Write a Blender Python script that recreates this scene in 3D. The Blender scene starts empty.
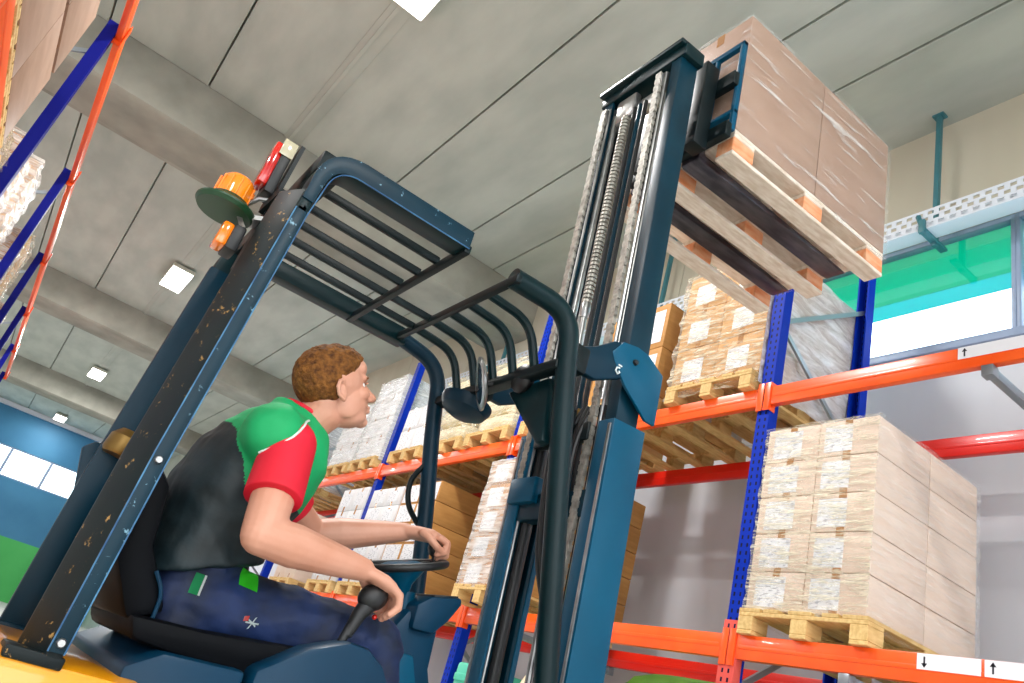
import bpy, bmesh, math, random
from mathutils import Vector, Matrix, Quaternion
random.seed(7)
SC = bpy.context.scene
COL = SC.collection
H = 0.95            # the camera stands 0.95 m over the floor; everything is laid out from the lens, then lifted by H
V = Vector

# ------------------------------------------------------------------ materials
def s2l(c):
    c = c / 255.0
    return c / 12.92 if c <= 0.04045 else ((c + 0.055) / 1.055) ** 2.4
def rgb(r, g, b): return (s2l(r), s2l(g), s2l(b), 1.0)

def new_mat(name):
    m = bpy.data.materials.new(name); m.use_nodes = True
    nt = m.node_tree; nt.nodes.clear()
    return m, nt
def N(nt, t, **kw):
    n = nt.nodes.new(t)
    for k, v in kw.items():
        if k.startswith('i_'): n.inputs[k[2:].replace('_', ' ')].default_value = v
        else: setattr(n, k, v)
    return n
def L(nt, a, b): nt.links.new(a, b)
def ramp(nt, src, stops):
    r = N(nt, 'ShaderNodeValToRGB')
    els = r.color_ramp.elements
    while len(els) < len(stops): els.new(0.5)
    for e, (p, c) in zip(els, stops): e.position = p; e.color = c
    L(nt, src, r.inputs['Fac']); return r
def texco(nt, scale=(1, 1, 1)):
    tc = N(nt, 'ShaderNodeTexCoord'); mp = N(nt, 'ShaderNodeMapping'); mp.inputs['Scale'].default_value = scale
    L(nt, tc.outputs['Object'], mp.inputs['Vector']); return mp.outputs['Vector']

def pmat(name, c1, c2=None, rough=0.5, metal=0.0, nscale=6.0, stretch=(1, 1, 1), bump=0.0, bscale=40.0, rand=0.0, lo=0.35, hi=0.65, spec=0.5, coat=0.0, trans=0.0):
    m, nt = new_mat(name)
    out = N(nt, 'ShaderNodeOutputMaterial'); p = N(nt, 'ShaderNodeBsdfPrincipled')
    L(nt, p.outputs[0], out.inputs[0])
    p.inputs['Roughness'].default_value = rough; p.inputs['Metallic'].default_value = metal
    p.inputs['Specular IOR Level'].default_value = spec; p.inputs['Coat Weight'].default_value = coat
    v = texco(nt, stretch)
    col = None
    if c2 is not None:
        nz = N(nt, 'ShaderNodeTexNoise'); nz.inputs['Scale'].default_value = nscale; nz.inputs['Detail'].default_value = 5
        L(nt, v, nz.inputs['Vector'])
        r = ramp(nt, nz.outputs['Fac'], [(lo, c1), (hi, c2)]); col = r.outputs['Color']
    else:
        q = N(nt, 'ShaderNodeRGB'); q.outputs[0].default_value = c1; col = q.outputs[0]
    if rand > 0:
        oi = N(nt, 'ShaderNodeObjectInfo'); hs = N(nt, 'ShaderNodeHueSaturation')
        mr = N(nt, 'ShaderNodeMapRange'); mr.inputs['To Min'].default_value = 1 - rand; mr.inputs['To Max'].default_value = 1 + rand
        L(nt, oi.outputs['Random'], mr.inputs['Value']); L(nt, mr.outputs[0], hs.inputs['Value']); L(nt, col, hs.inputs['Color']); col = hs.outputs[0]
    L(nt, col, p.inputs['Base Color'])
    if bump > 0:
        b = N(nt, 'ShaderNodeBump'); b.inputs['Strength'].default_value = bump; b.inputs['Distance'].default_value = 0.01
        nz = N(nt, 'ShaderNodeTexNoise'); nz.inputs['Scale'].default_value = bscale; nz.inputs['Detail'].default_value = 4
        L(nt, v, nz.inputs['Vector']); L(nt, nz.outputs['Fac'], b.inputs['Height']); L(nt, b.outputs[0], p.inputs['Normal'])
    return m

def emat(name, col, strength):
    m, nt = new_mat(name); out = N(nt, 'ShaderNodeOutputMaterial'); e = N(nt, 'ShaderNodeEmission')
    e.inputs[0].default_value = col; e.inputs[1].default_value = strength; L(nt, e.outputs[0], out.inputs[0]); return m

def film_mat(name, alpha_lo, alpha_hi, streak=(1.2, 1.2, 16), tint=(0.95, 0.95, 0.93, 1), bump=0.6, scale=3.0, lo=.42, hi=.72):
    """stretch film: mostly clear, with milky streaks and crinkled highlights"""
    m, nt = new_mat(name); out = N(nt, 'ShaderNodeOutputMaterial')
    tr = N(nt, 'ShaderNodeBsdfTransparent'); p = N(nt, 'ShaderNodeBsdfPrincipled'); mx = N(nt, 'ShaderNodeMixShader')
    p.inputs['Base Color'].default_value = tint; p.inputs['Roughness'].default_value = 0.18; p.inputs['Specular IOR Level'].default_value = 0.7
    v = texco(nt, streak)
    nz = N(nt, 'ShaderNodeTexNoise'); nz.inputs['Scale'].default_value = scale; nz.inputs['Detail'].default_value = 6; nz.inputs['Roughness'].default_value = .65; nz.inputs['Distortion'].default_value = .6
    L(nt, v, nz.inputs['Vector'])
    r = ramp(nt, nz.outputs['Fac'], [(lo, (alpha_lo,) * 3 + (1,)), (hi, (alpha_hi,) * 3 + (1,))])
    b = N(nt, 'ShaderNodeBump'); b.inputs['Strength'].default_value = bump; b.inputs['Distance'].default_value = 0.03
    L(nt, nz.outputs['Fac'], b.inputs['Height']); L(nt, b.outputs[0], p.inputs['Normal'])
    L(nt, r.outputs['Color'], mx.inputs[0]); L(nt, tr.outputs[0], mx.inputs[1]); L(nt, p.outputs[0], mx.inputs[2]); L(nt, mx.outputs[0], out.inputs[0])
    return m

def post_mat(name, c1):
    """rack post paint with two rows of punched slots"""
    m, nt = new_mat(name); out = N(nt, 'ShaderNodeOutputMaterial'); p = N(nt, 'ShaderNodeBsdfPrincipled')
    L(nt, p.outputs[0], out.inputs[0]); p.inputs['Roughness'].default_value = .55; p.inputs['Specular IOR Level'].default_value = .12
    tc = N(nt, 'ShaderNodeTexCoord'); sp = N(nt, 'ShaderNodeSeparateXYZ'); L(nt, tc.outputs['Object'], sp.inputs[0])
    def M(op, a, b=None, c=None):
        n = N(nt, 'ShaderNodeMath', operation=op)
        for i, q in enumerate((a, b, c)):
            if q is None: continue
            if isinstance(q, (int, float)): n.inputs[i].default_value = q
            else: L(nt, q, n.inputs[i])
        return n.outputs[0]
    fz = M('FRACT', M('DIVIDE', sp.outputs[2], .05))
    slot = M('LESS_THAN', M('ABSOLUTE', M('SUBTRACT', fz, .5)), .24)
    dy = M('ABSOLUTE', M('SUBTRACT', M('ABSOLUTE', sp.outputs[1]), .022))
    cy = M('LESS_THAN', dy, .007)
    mask = M('MULTIPLY', slot, cy)
    mx = N(nt, 'ShaderNodeMixRGB'); mx.inputs[1].default_value = c1; mx.inputs[2].default_value = (.004, .006, .03, 1)
    L(nt, mask, mx.inputs[0]); L(nt, mx.outputs[0], p.inputs['Base Color'])
    return m

def chipped_mat(name, c1, c2, chip, rough=.35, thr=.66, metal=0.0):
    m, nt = new_mat(name); out = N(nt, 'ShaderNodeOutputMaterial'); p = N(nt, 'ShaderNodeBsdfPrincipled')
    L(nt, p.outputs[0], out.inputs[0]); p.inputs['Roughness'].default_value = rough; p.inputs['Metallic'].default_value = metal; p.inputs['Specular IOR Level'].default_value = .25
    v = texco(nt)
    n1 = N(nt, 'ShaderNodeTexNoise'); n1.inputs['Scale'].default_value = 5; L(nt, v, n1.inputs['Vector'])
    r1 = ramp(nt, n1.outputs['Fac'], [(.35, c1), (.65, c2)])
    n2 = N(nt, 'ShaderNodeTexNoise'); n2.inputs['Scale'].default_value = 34; n2.inputs['Detail'].default_value = 6; n2.inputs['Roughness'].default_value = .7; L(nt, v, n2.inputs['Vector'])
    r2 = ramp(nt, n2.outputs['Fac'], [(thr, (0, 0, 0, 1)), (thr + .03, (1, 1, 1, 1))])
    mx = N(nt, 'ShaderNodeMixRGB'); L(nt, r2.outputs[0], mx.inputs[0]); L(nt, r1.outputs[0], mx.inputs[1]); mx.inputs[2].default_value = chip
    L(nt, mx.outputs[0], p.inputs['Base Color'])
    return m

def glass_mat(name, tint=(.9, .97, 1, 1), refl=.12):
    m, nt = new_mat(name); out = N(nt, 'ShaderNodeOutputMaterial')
    tr = N(nt, 'ShaderNodeBsdfTransparent'); tr.inputs[0].default_value = tint
    g = N(nt, 'ShaderNodeBsdfGlossy'); g.inputs['Roughness'].default_value = .03
    mx = N(nt, 'ShaderNodeMixShader'); mx.inputs[0].default_value = refl
    L(nt, tr.outputs[0], mx.inputs[1]); L(nt, g.outputs[0], mx.inputs[2]); L(nt, mx.outputs[0], out.inputs[0]); return m

def translucent_mat(name, col, alpha=1.0):
    m, nt = new_mat(name); out = N(nt, 'ShaderNodeOutputMaterial')
    t = N(nt, 'ShaderNodeBsdfTranslucent'); t.inputs[0].default_value = col
    d = N(nt, 'ShaderNodeBsdfDiffuse'); d.inputs[0].default_value = col
    mx = N(nt, 'ShaderNodeMixShader'); mx.inputs[0].default_value = .25
    L(nt, t.outputs[0], mx.inputs[1]); L(nt, d.outputs[0], mx.inputs[2]); L(nt, mx.outputs[0], out.inputs[0]); return m

def print_mat(name):
    """white paper with rows of small grey print"""
    m, nt = new_mat(name); out = N(nt, 'ShaderNodeOutputMaterial'); p = N(nt, 'ShaderNodeBsdfPrincipled')
    L(nt, p.outputs[0], out.inputs[0]); p.inputs['Roughness'].default_value = .5
    v = texco(nt, (40, 26, 95))
    nz = N(nt, 'ShaderNodeTexNoise'); nz.inputs['Scale'].default_value = 1.0; nz.inputs['Detail'].default_value = 2; L(nt, v, nz.inputs['Vector'])
    r = ramp(nt, nz.outputs['Fac'], [(.34, rgb(168, 170, 180)), (.46, rgb(232, 234, 238))])
    L(nt, r.outputs[0], p.inputs['Base Color']); return m

M = {}
M['concrete'] = pmat('ceiling_concrete', rgb(170, 176, 168), rgb(188, 193, 184), .9, nscale=2.4, stretch=(1, .35, 1), bump=.12, bscale=30)
M['beam_concrete'] = pmat('beam_concrete', rgb(140, 140, 130), rgb(165, 163, 152), .9, nscale=1.6, bump=.1)
M['floor'] = pmat('floor_concrete', rgb(196, 194, 188), rgb(210, 208, 202), .5, nscale=1.5, bump=.05)
M['wall'] = pmat('wall_panel', rgb(196, 198, 206), rgb(212, 214, 220), .35, nscale=.8, stretch=(1, 1, .15))
M['wall_beige'] = pmat('wall_beige', rgb(196, 190, 170), rgb(208, 202, 184), .7, nscale=.9, stretch=(1, 1, .1))
M['far_blue'] = pmat('far_wall_blue', rgb(52, 118, 160), rgb(70, 138, 178), .6, nscale=.4)
M['far_green'] = pmat('far_wall_green', rgb(60, 170, 80), rgb(80, 190, 100), .6, nscale=.5)
M['white_trim'] = pmat('white_trim', rgb(230, 230, 240), None, .5)
M['conduit'] = pmat('conduit_grey', rgb(196, 196, 188), rgb(206, 206, 198), .6)
M['frame'] = pmat('window_frame_grey', rgb(140, 158, 186), rgb(150, 166, 192), .4)
M['glass'] = glass_mat('window_glass')
M['blind'] = translucent_mat('green_blind', rgb(0, 186, 158))
M['blind_hem'] = translucent_mat('pale_cyan_blind', rgb(64, 196, 196))
M['lamp'] = emat('lamp_diffuser', (1, .98, .94, 1), 14)
M['lamp_body'] = pmat('lamp_housing', rgb(205, 205, 190), None, .5)
M['tray'] = pmat('tray_white', rgb(222, 230, 240), None, .35)
M['teal_rod'] = pmat('teal_rod', rgb(60, 120, 130), None, .45)
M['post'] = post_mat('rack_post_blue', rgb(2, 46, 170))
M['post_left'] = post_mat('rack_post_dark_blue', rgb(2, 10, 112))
M['post_red'] = post_mat('post_guard_red', rgb(226, 92, 84))
M['brace'] = pmat('brace_galvanised', rgb(150, 158, 165), None, .35, .7)
M['orange'] = pmat('beam_orange', rgb(250, 82, 12), rgb(255, 98, 22), .32, nscale=3, coat=.2)
M['redbeam'] = pmat('beam_red', rgb(222, 22, 10), rgb(232, 34, 16), .34, nscale=3, coat=.2)
M['paper'] = print_mat('printed_label')
M['strip'] = pmat('white_strip', rgb(236, 236, 242), None, .4)
M['arrow'] = pmat('arrow_ink', rgb(50, 50, 60), None, .6)
M['protector'] = pmat('sign_red_white', rgb(225, 60, 50), rgb(240, 190, 190), .5, nscale=60, lo=.45, hi=.55)
M['carton'] = pmat('cardboard', rgb(196, 148, 92), rgb(208, 162, 106), .7, nscale=4, stretch=(1, 1, 8), bump=.08, rand=.10)
M['carton_pale'] = pmat('cardboard_pale', rgb(216, 194, 176), rgb(224, 204, 188), .6, nscale=3, stretch=(1, 1, 6), rand=.04)
M['carton_dusky'] = pmat('cardboard_dusky', rgb(158, 126, 106), rgb(170, 138, 118), .55, nscale=3, stretch=(1, 1, 5), rand=.05)
M['carton_dark'] = pmat('cardboard_dark', rgb(176, 124, 62), rgb(190, 138, 74), .7, nscale=4, stretch=(1, 1, 8), rand=.08)
M['carton_white'] = pmat('cardboard_white', rgb(214, 214, 216), rgb(230, 230, 232), .5, nscale=4, rand=.04)
M['tape'] = pmat('packing_tape', rgb(170, 120, 70), None, .2)
M['wood'] = pmat('pallet_wood', rgb(206, 168, 104), rgb(228, 196, 134), .75, nscale=5, stretch=(2, 9, 9), bump=.2, rand=.1)
M['wood_pale'] = pmat('pallet_wood_pale', rgb(214, 196, 176), rgb(238, 226, 212), .7, nscale=5, stretch=(2, 9, 9), bump=.2)
M['wood_orange'] = pmat('pallet_wood_orange', rgb(226, 138, 84), rgb(236, 176, 136), .7, nscale=4, stretch=(2, 7, 7), bump=.2)
M['film'] = film_mat('stretch_film', .03, .30, bump=.3)
M['film_milky'] = film_mat('stretch_film_milky', .22, .85, streak=(1, 1, 12))
M['film_crinkle'] = film_mat('stretch_film_crinkled', .06, .8, streak=(2, 2, 17), tint=(.93, .86, .66, 1), bump=1.0, lo=.45, hi=.64)  # golden tint puts the film's warm reflection into its colour
M['film_side'] = film_mat('stretch_film_side', .45, .92, streak=(1, 1, 5), tint=(.86, .88, .93, 1), lo=.4, hi=.7)
M['film_load'] = film_mat('stretch_film_load', .05, .75, streak=(.8, .8, 9), bump=.4, scale=2.4, lo=.55, hi=.74)
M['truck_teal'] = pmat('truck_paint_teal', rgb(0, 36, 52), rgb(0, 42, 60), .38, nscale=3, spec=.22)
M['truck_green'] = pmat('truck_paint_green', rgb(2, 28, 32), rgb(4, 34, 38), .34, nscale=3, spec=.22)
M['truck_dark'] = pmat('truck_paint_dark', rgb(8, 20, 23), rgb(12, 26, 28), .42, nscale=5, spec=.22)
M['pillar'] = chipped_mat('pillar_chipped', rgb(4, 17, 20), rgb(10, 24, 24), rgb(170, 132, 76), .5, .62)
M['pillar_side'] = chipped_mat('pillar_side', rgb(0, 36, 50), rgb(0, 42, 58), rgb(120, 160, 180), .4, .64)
M['mast_blue'] = pmat('mast_blue', rgb(0, 70, 98), rgb(0, 80, 110), .36, nscale=3, spec=.22)
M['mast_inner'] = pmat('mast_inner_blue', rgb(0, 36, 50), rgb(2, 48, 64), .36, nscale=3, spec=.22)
M['hood'] = pmat('hood_teal', rgb(0, 42, 66), rgb(0, 50, 76), .4, nscale=2, spec=.22)
M['cw'] = pmat('counterweight_yellow', rgb(236, 150, 12), rgb(244, 166, 24), .28, nscale=2, coat=.7)
M['black'] = pmat('black_plastic', rgb(16, 17, 19), rgb(24, 25, 27), .45, nscale=8)
M['rubber'] = pmat('rubber', rgb(20, 20, 20), None, .8)
M['seat'] = pmat('seat_vinyl', rgb(5, 7, 11), rgb(9, 12, 18), .6, nscale=5, spec=.1)
M['steel'] = pmat('steel', rgb(150, 150, 150), rgb(185, 185, 182), .3, .85, nscale=12)
M['chain'] = pmat('chain_steel', rgb(150, 146, 138), rgb(196, 192, 182), .42, .6, nscale=30)
M['fork'] = pmat('fork_steel', rgb(48, 46, 56), rgb(84, 80, 88), .35, .6, nscale=6, stretch=(1, 4, 4))
M['brass'] = pmat('brass_fitting', rgb(120, 92, 44), None, .35, .7)
M['amber'] = pmat('amber_lens', rgb(255, 130, 10), rgb(255, 150, 24), .15, coat=1)
M['redlens'] = pmat('red_lens', rgb(190, 16, 10), rgb(220, 34, 14), .15, coat=1)
M['clearlens'] = pmat('clear_lens', rgb(190, 180, 150), None, .15, coat=1)
M['beacon_base'] = pmat('beacon_base', rgb(14, 60, 30), None, .4)
M['mirror'] = pmat('mirror_glass', rgb(200, 215, 225), None, .05, 1.0)
M['edge'] = pmat('worn_blue_edge', rgb(16, 72, 120), rgb(70, 130, 170), .4, nscale=14)  # edge highlights painted as thin light blue lines
M['logo'] = pmat('white_mark', rgb(225, 235, 235), None, .5)
M['turquoise'] = pmat('turquoise_plastic', rgb(70, 190, 160), rgb(90, 205, 175), .5)
M['green_wrap'] = pmat('green_cover', rgb(70, 124, 30), rgb(94, 146, 46), .5, nscale=5, bump=.3, bscale=8)
M['sack'] = pmat('sack_cream', rgb(226, 212, 176), rgb(240, 230, 200), .55, nscale=6, bump=.5, bscale=9)
M['skin'] = pmat('skin', rgb(198, 138, 112), rgb(208, 152, 128), .5, nscale=9, bump=.04, bscale=90)
M['hair'] = pmat('hair_brown', rgb(72, 40, 15), rgb(140, 90, 38), .75, nscale=64, stretch=(1, 1, 1), bump=.8, bscale=90, lo=.3, hi=.72, spec=.25)
M['vest_dark'] = pmat('vest_dark', rgb(3, 17, 20), rgb(8, 33, 40), .62, nscale=9, bump=.8, bscale=9)
M['vest_green'] = pmat('vest_green', rgb(0, 148, 84), rgb(4, 164, 96), .7, nscale=6, bump=.3, bscale=12)
M['polo'] = pmat('polo_red', rgb(206, 8, 36), rgb(222, 14, 52), .7, nscale=6, bump=.2, bscale=14)
M['trousers'] = pmat('trousers_navy', rgb(5, 13, 28), rgb(9, 38, 86), .7, nscale=7, bump=.4, bscale=14)
M['piping'] = pmat('pale_piping', rgb(214, 226, 222), None, .6)
M['patch'] = pmat('bright_green_patch', rgb(60, 220, 40), None, .6)
M['eye'] = pmat('eye_white', rgb(235, 232, 228), None, .2)
M['iris'] = pmat('iris', rgb(60, 50, 45), None, .2)

# ------------------------------------------------------------------ mesh builder
class MB:
    def __init__(s): s.bm = bmesh.new()
    def _merge(s, t):
        me = bpy.data.meshes.new('t'); t.to_mesh(me); t.free(); s.bm.from_mesh(me); bpy.data.meshes.remove(me); return s
    def _bev(s, t, bev, seg=2):
        if bev > 0:
            bmesh.ops.bevel(t, geom=[e for e in t.edges if len(e.link_faces) == 2 and e.calc_face_angle(0) > .5], offset=bev, segments=seg, affect='EDGES', profile=.5, clamp_overlap=True)
    def box(s, lo, hi, bev=0.0, mat=None, seg=2):
        t = bmesh.new(); lo, hi = V(lo), V(hi)
        bmesh.ops.create_cube(t, size=1, matrix=Matrix.Translation((lo + hi) / 2) @ Matrix.Diagonal(V(hi - lo).to_4d()))
        s._bev(t, bev, seg)
        if mat: t.transform(mat)
        return s._merge(t)
    def beam(s, p0, p1, w, h, up=(0, 0, 1), bev=0.0):
        p0, p1 = V(p0), V(p1); d = p1 - p0; l = d.length; d.normalize(); up = V(up)
        side = d.cross(up)
        if side.length < 1e-4: side = d.cross(V((1, 0, 0)))
        side.normalize(); u = side.cross(d)
        mt = Matrix.Translation((p0 + p1) / 2) @ Matrix((d, side, u)).transposed().to_4x4()
        t = bmesh.new(); bmesh.ops.create_cube(t, size=1, matrix=Matrix.Diagonal((l, w, h, 1)))
        s._bev(t, bev); t.transform(mt); return s._merge(t)
    def prism(s, pts, vec, bev=0.0):
        t = bmesh.new(); vs = [t.verts.new(p) for p in pts]; f = t.faces.new(vs)
        r = bmesh.ops.extrude_face_region(t, geom=[f])
        bmesh.ops.translate(t, vec=V(vec), verts=[g for g in r['geom'] if isinstance(g, bmesh.types.BMVert)])
        bmesh.ops.recalc_face_normals(t, faces=t.faces); s._bev(t, bev); return s._merge(t)
    def tube(s, pts, r, n=12, cap=True, sx=1.0, sy=1.0):
        pts = [V(p) for p in pts]; k = len(pts); rs = r if isinstance(r, (list, tuple)) else [r] * k
        t = bmesh.new(); rings = []; d0 = (pts[1] - pts[0]).normalized()
        a = d0.orthogonal().normalized(); prev = d0
        for i, p in enumerate(pts):
            d = ((pts[min(i + 1, k - 1)] - p).normalized() + (p - pts[max(i - 1, 0)]).normalized())
            d = d.normalized() if d.length > 1e-6 else prev
            a = prev.rotation_difference(d) @ a; prev = d; b = d.cross(a)
            rings.append([t.verts.new(p + (a * math.cos(2 * math.pi * j / n) * sx + b * math.sin(2 * math.pi * j / n) * sy) * rs[i]) for j in range(n)])
        for i in range(k - 1):
            for j in range(n): t.faces.new((rings[i][j], rings[i][(j + 1) % n], rings[i + 1][(j + 1) % n], rings[i + 1][j]))
        if cap:
            t.faces.new(list(reversed(rings[0]))); t.faces.new(rings[-1])
        bmesh.ops.recalc_face_normals(t, faces=t.faces)
        return s._merge(t)
    def lathe(s, prof, org, axis=(0, 0, 1), n=32):
        axis = V(axis).normalized(); q = V((0, 0, 1)).rotation_difference(axis); org = V(org)
        t = bmesh.new(); rings = []
        for r, z in prof:
            if r < 1e-5: rings.append([t.verts.new(org + q @ V((0, 0, z)))])
            else: rings.append([t.verts.new(org + q @ V((r * math.cos(2 * math.pi * j / n), r * math.sin(2 * math.pi * j / n), z))) for j in range(n)])
        for A, B in zip(rings, rings[1:]):
            for j in range(n):
                a0, a1, b0, b1 = A[j % len(A)], A[(j + 1) % n % len(A)], B[j % len(B)], B[(j + 1) % n % len(B)]
                f = [a0]
                for x in (a1, b1, b0):
                    if x not in f: f.append(x)
                if len(f) > 2: t.faces.new(f)
        for R in (rings[0], rings[-1]):
            if len(R) > 1: t.faces.new(R)
        bmesh.ops.recalc_face_normals(t, faces=t.faces); return s._merge(t)
    def ell(s, c, r, rot=None, n=24):
        t = bmesh.new(); bmesh.ops.create_uvsphere(t, u_segments=n, v_segments=n // 2, radius=1)
        m = Matrix.Translation(V(c)) @ (rot.to_4x4() if rot else Matrix.Identity(4)) @ Matrix.Diagonal((r[0], r[1], r[2], 1))
        t.transform(m); return s._merge(t)
    def sections(s, secs, n=28):
        """loft through [(center, u_axis*ru, v_axis*rv, squareness)]"""
        t = bmesh.new(); rings = []
        for c, u, w, e in secs:
            ring = []
            for j in range(n):
                a = 2 * math.pi * j / n; ca, sa = math.cos(a), math.sin(a)
                ring.append(t.verts.new(V(c) + V(u) * math.copysign(abs(ca) ** e, ca) + V(w) * math.copysign(abs(sa) ** e, sa)))
            rings.append(ring)
        for A, B in zip(rings, rings[1:]):
            for j in range(n): t.faces.new((A[j], A[(j + 1) % n], B[(j + 1) % n], B[j]))
        t.faces.new(rings[0]); t.faces.new(rings[-1]); bmesh.ops.recalc_face_normals(t, faces=t.faces); return s._merge(t)

def fillet(pts, rad, n=6):
    pts = [V(p) for p in pts]; out = [pts[0]]
    for a, b, c in zip(pts, pts[1:], pts[2:]):
        r = min(rad, (a - b).length * .48, (c - b).length * .48)
        p, q = b + (a - b).normalized() * r, b + (c - b).normalized() * r
        for i in range(n + 1):
            u = i / n; out.append(p * (1 - u) ** 2 + b * 2 * u * (1 - u) + q * u * u)
    return out + [pts[-1]]

# ------------------------------------------------------------------ objects
def origin_of(o):
    v = V((0, 0, 0))
    while o is not None: v += o.location; o = o.parent
    return v
def finish(me, mat, smooth=True, ang=35):
    for m in (mat if isinstance(mat, (list, tuple)) else [mat]): me.materials.append(m)
    if smooth:
        me.polygons.foreach_set('use_smooth', [True] * len(me.polygons)); me.set_sharp_from_angle(angle=math.radians(ang))
    me.update()
def tagged(o, label=None, cat=None, group=None, kind=None):
    for k, v in (('label', label), ('category', cat), ('group', group), ('kind', kind)):
        if v: o[k] = v
    return o
def thing(name, label, cat, loc=(0, 0, 0), group=None):
    o = bpy.data.objects.new(name, None); COL.objects.link(o); o.location = loc; o.empty_display_size = .1
    return tagged(o, label, cat, group)
def part(name, mb, mat, parent, label=None, ang=35):
    me = bpy.data.meshes.new(name); bm = mb.bm; bm.transform(Matrix.Translation(-origin_of(parent))); bm.to_mesh(me); bm.free()
    finish(me, M[mat] if isinstance(mat, str) else mat, True, ang)
    o = bpy.data.objects.new(name, me); COL.objects.link(o); o.parent = parent
    if label: o['label'] = label
    return o
def single(name, mb, mat, label, cat, group=None, kind=None, loc=None, ang=35):
    bm = mb.bm
    if loc is None:
        xs = [v.co for v in bm.verts]
        loc = V(((min(c.x for c in xs) + max(c.x for c in xs)) / 2, (min(c.y for c in xs) + max(c.y for c in xs)) / 2, min(c.z for c in xs)))
    loc = V(loc); bm.transform(Matrix.Translation(-loc)); me = bpy.data.meshes.new(name); bm.to_mesh(me); bm.free()
    finish(me, M[mat] if isinstance(mat, str) else mat, True, ang)
    o = bpy.data.objects.new(name, me); COL.objects.link(o); o.location = loc
    return tagged(o, label, cat, group, kind)
def struct(name, mb, mat, loc=(0, 0, 0)): return single(name, mb, mat, None, None, None, 'structure', loc)
def copy_tree(o, parent=None):
    c = o.copy(); COL.objects.link(c)
    if parent is not None: c.parent = parent
    for ch in list(o.children): copy_tree(ch, c)
    return c
#BODY
# ------------------------------------------------------------------ camera, world, lights
R_X = V((0.77126449, -0.57631851, 0.27020004)); R_DN = V((0.46322189, 0.21706301, -0.85924917)); R_FW = V((0.43655076, 0.78787094, 0.43437634))
cam = bpy.data.cameras.new('camera'); camo = bpy.data.objects.new('camera', cam); COL.objects.link(camo)
cam.sensor_width = 36; cam.lens = 27.203; cam.clip_start = .02; cam.clip_end = 200
camo.matrix_world = Matrix((R_X, -R_DN, -R_FW)).transposed().to_4x4()
SC.camera = camo
w = bpy.data.worlds.new('sky'); SC.world = w; w.use_nodes = True
bg = w.node_tree.nodes['Background']; bg.inputs[0].default_value = (.93, .97, 1.0, 1); bg.inputs[1].default_value = 5.0
SC.view_settings.view_transform = 'Standard'; SC.view_settings.look = 'None'; SC.view_settings.exposure = 0.0; SC.view_settings.gamma = 1.0
SC.view_settings.use_curve_mapping = False
try:
    SC.cycles.use_denoising = True; SC.cycles.denoiser = 'OPENIMAGEDENOISE'
    SC.cycles.max_bounces = 10; SC.cycles.transparent_max_bounces = 24; SC.cycles.diffuse_bounces = 5; SC.cycles.caustics_reflective = False; SC.cycles.caustics_refractive = False
    SC.cycles.sample_clamp_indirect = 6
except Exception: pass
def area(name, loc, rot, sx, sy, power, col=(1, 1, 1)):
    l = bpy.data.lights.new(name, 'AREA'); l.shape = 'RECTANGLE'; l.size = sx; l.size_y = sy; l.energy = power; l.color = col
    o = bpy.data.objects.new(name, l); COL.objects.link(o); o.location = loc; o.rotation_euler = rot; return o

# ------------------------------------------------------------------ building shell
CZ = 5.9; WX = 5.3; FZ = -H
m = MB(); m.box((-12, -18, FZ - .2), (8, 38, FZ)); struct('floor', m, 'floor')
# ceiling: long precast planks along Y between cross beams, open joints between planks
m = MB(); m.box((-10, -8, CZ + .16), (WX + .3, 37, CZ + .3))
seams = [-10, -8.8, -7.6, -6.35, -5.1, -3.9, -2.65, -1.42, -.18, 1.0, 2.35, 3.6, 4.36, WX + .3]
for a, b in zip(seams, seams[1:]):
    for y0, y1 in ((-8, 9.1), (9.1, 18.4), (18.4, 27.7), (27.7, 37)):
        m.box((a + .011, y0 + .01, CZ), (b - .011, y1 - .01, CZ + .2), .006, seg=1)
struct('ceiling', m, 'concrete')
for y in (9.1, 18.4, 27.7):
    m = MB(); m.prism([(-10, y, CZ + .05), (-10, y, 5.24), (-10, y + .06, 5.2), (-10, y + .93, 5.2), (-10, y + .96, 5.30), (-10, y + 1.20, 5.30), (-10, y + 1.22, 5.34), (-10, y + 1.22, CZ + .05)], (WX + 10, 0, 0))
    struct('ceiling_beam', m, 'beam_concrete')
# shallow rib that carries the lamps
for y0, y1 in ((-4, 9.09), (10.13, 18.39), (19.53, 27.69), (28.83, 36)):
    m = MB(); m.box((.87, y0, CZ - .014), (1.09, y1, CZ + .02), .004)
    m.box((.93, y0, CZ - .028), (.97, y1, CZ - .014)); struct('trim_1', m, 'concrete')
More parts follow.
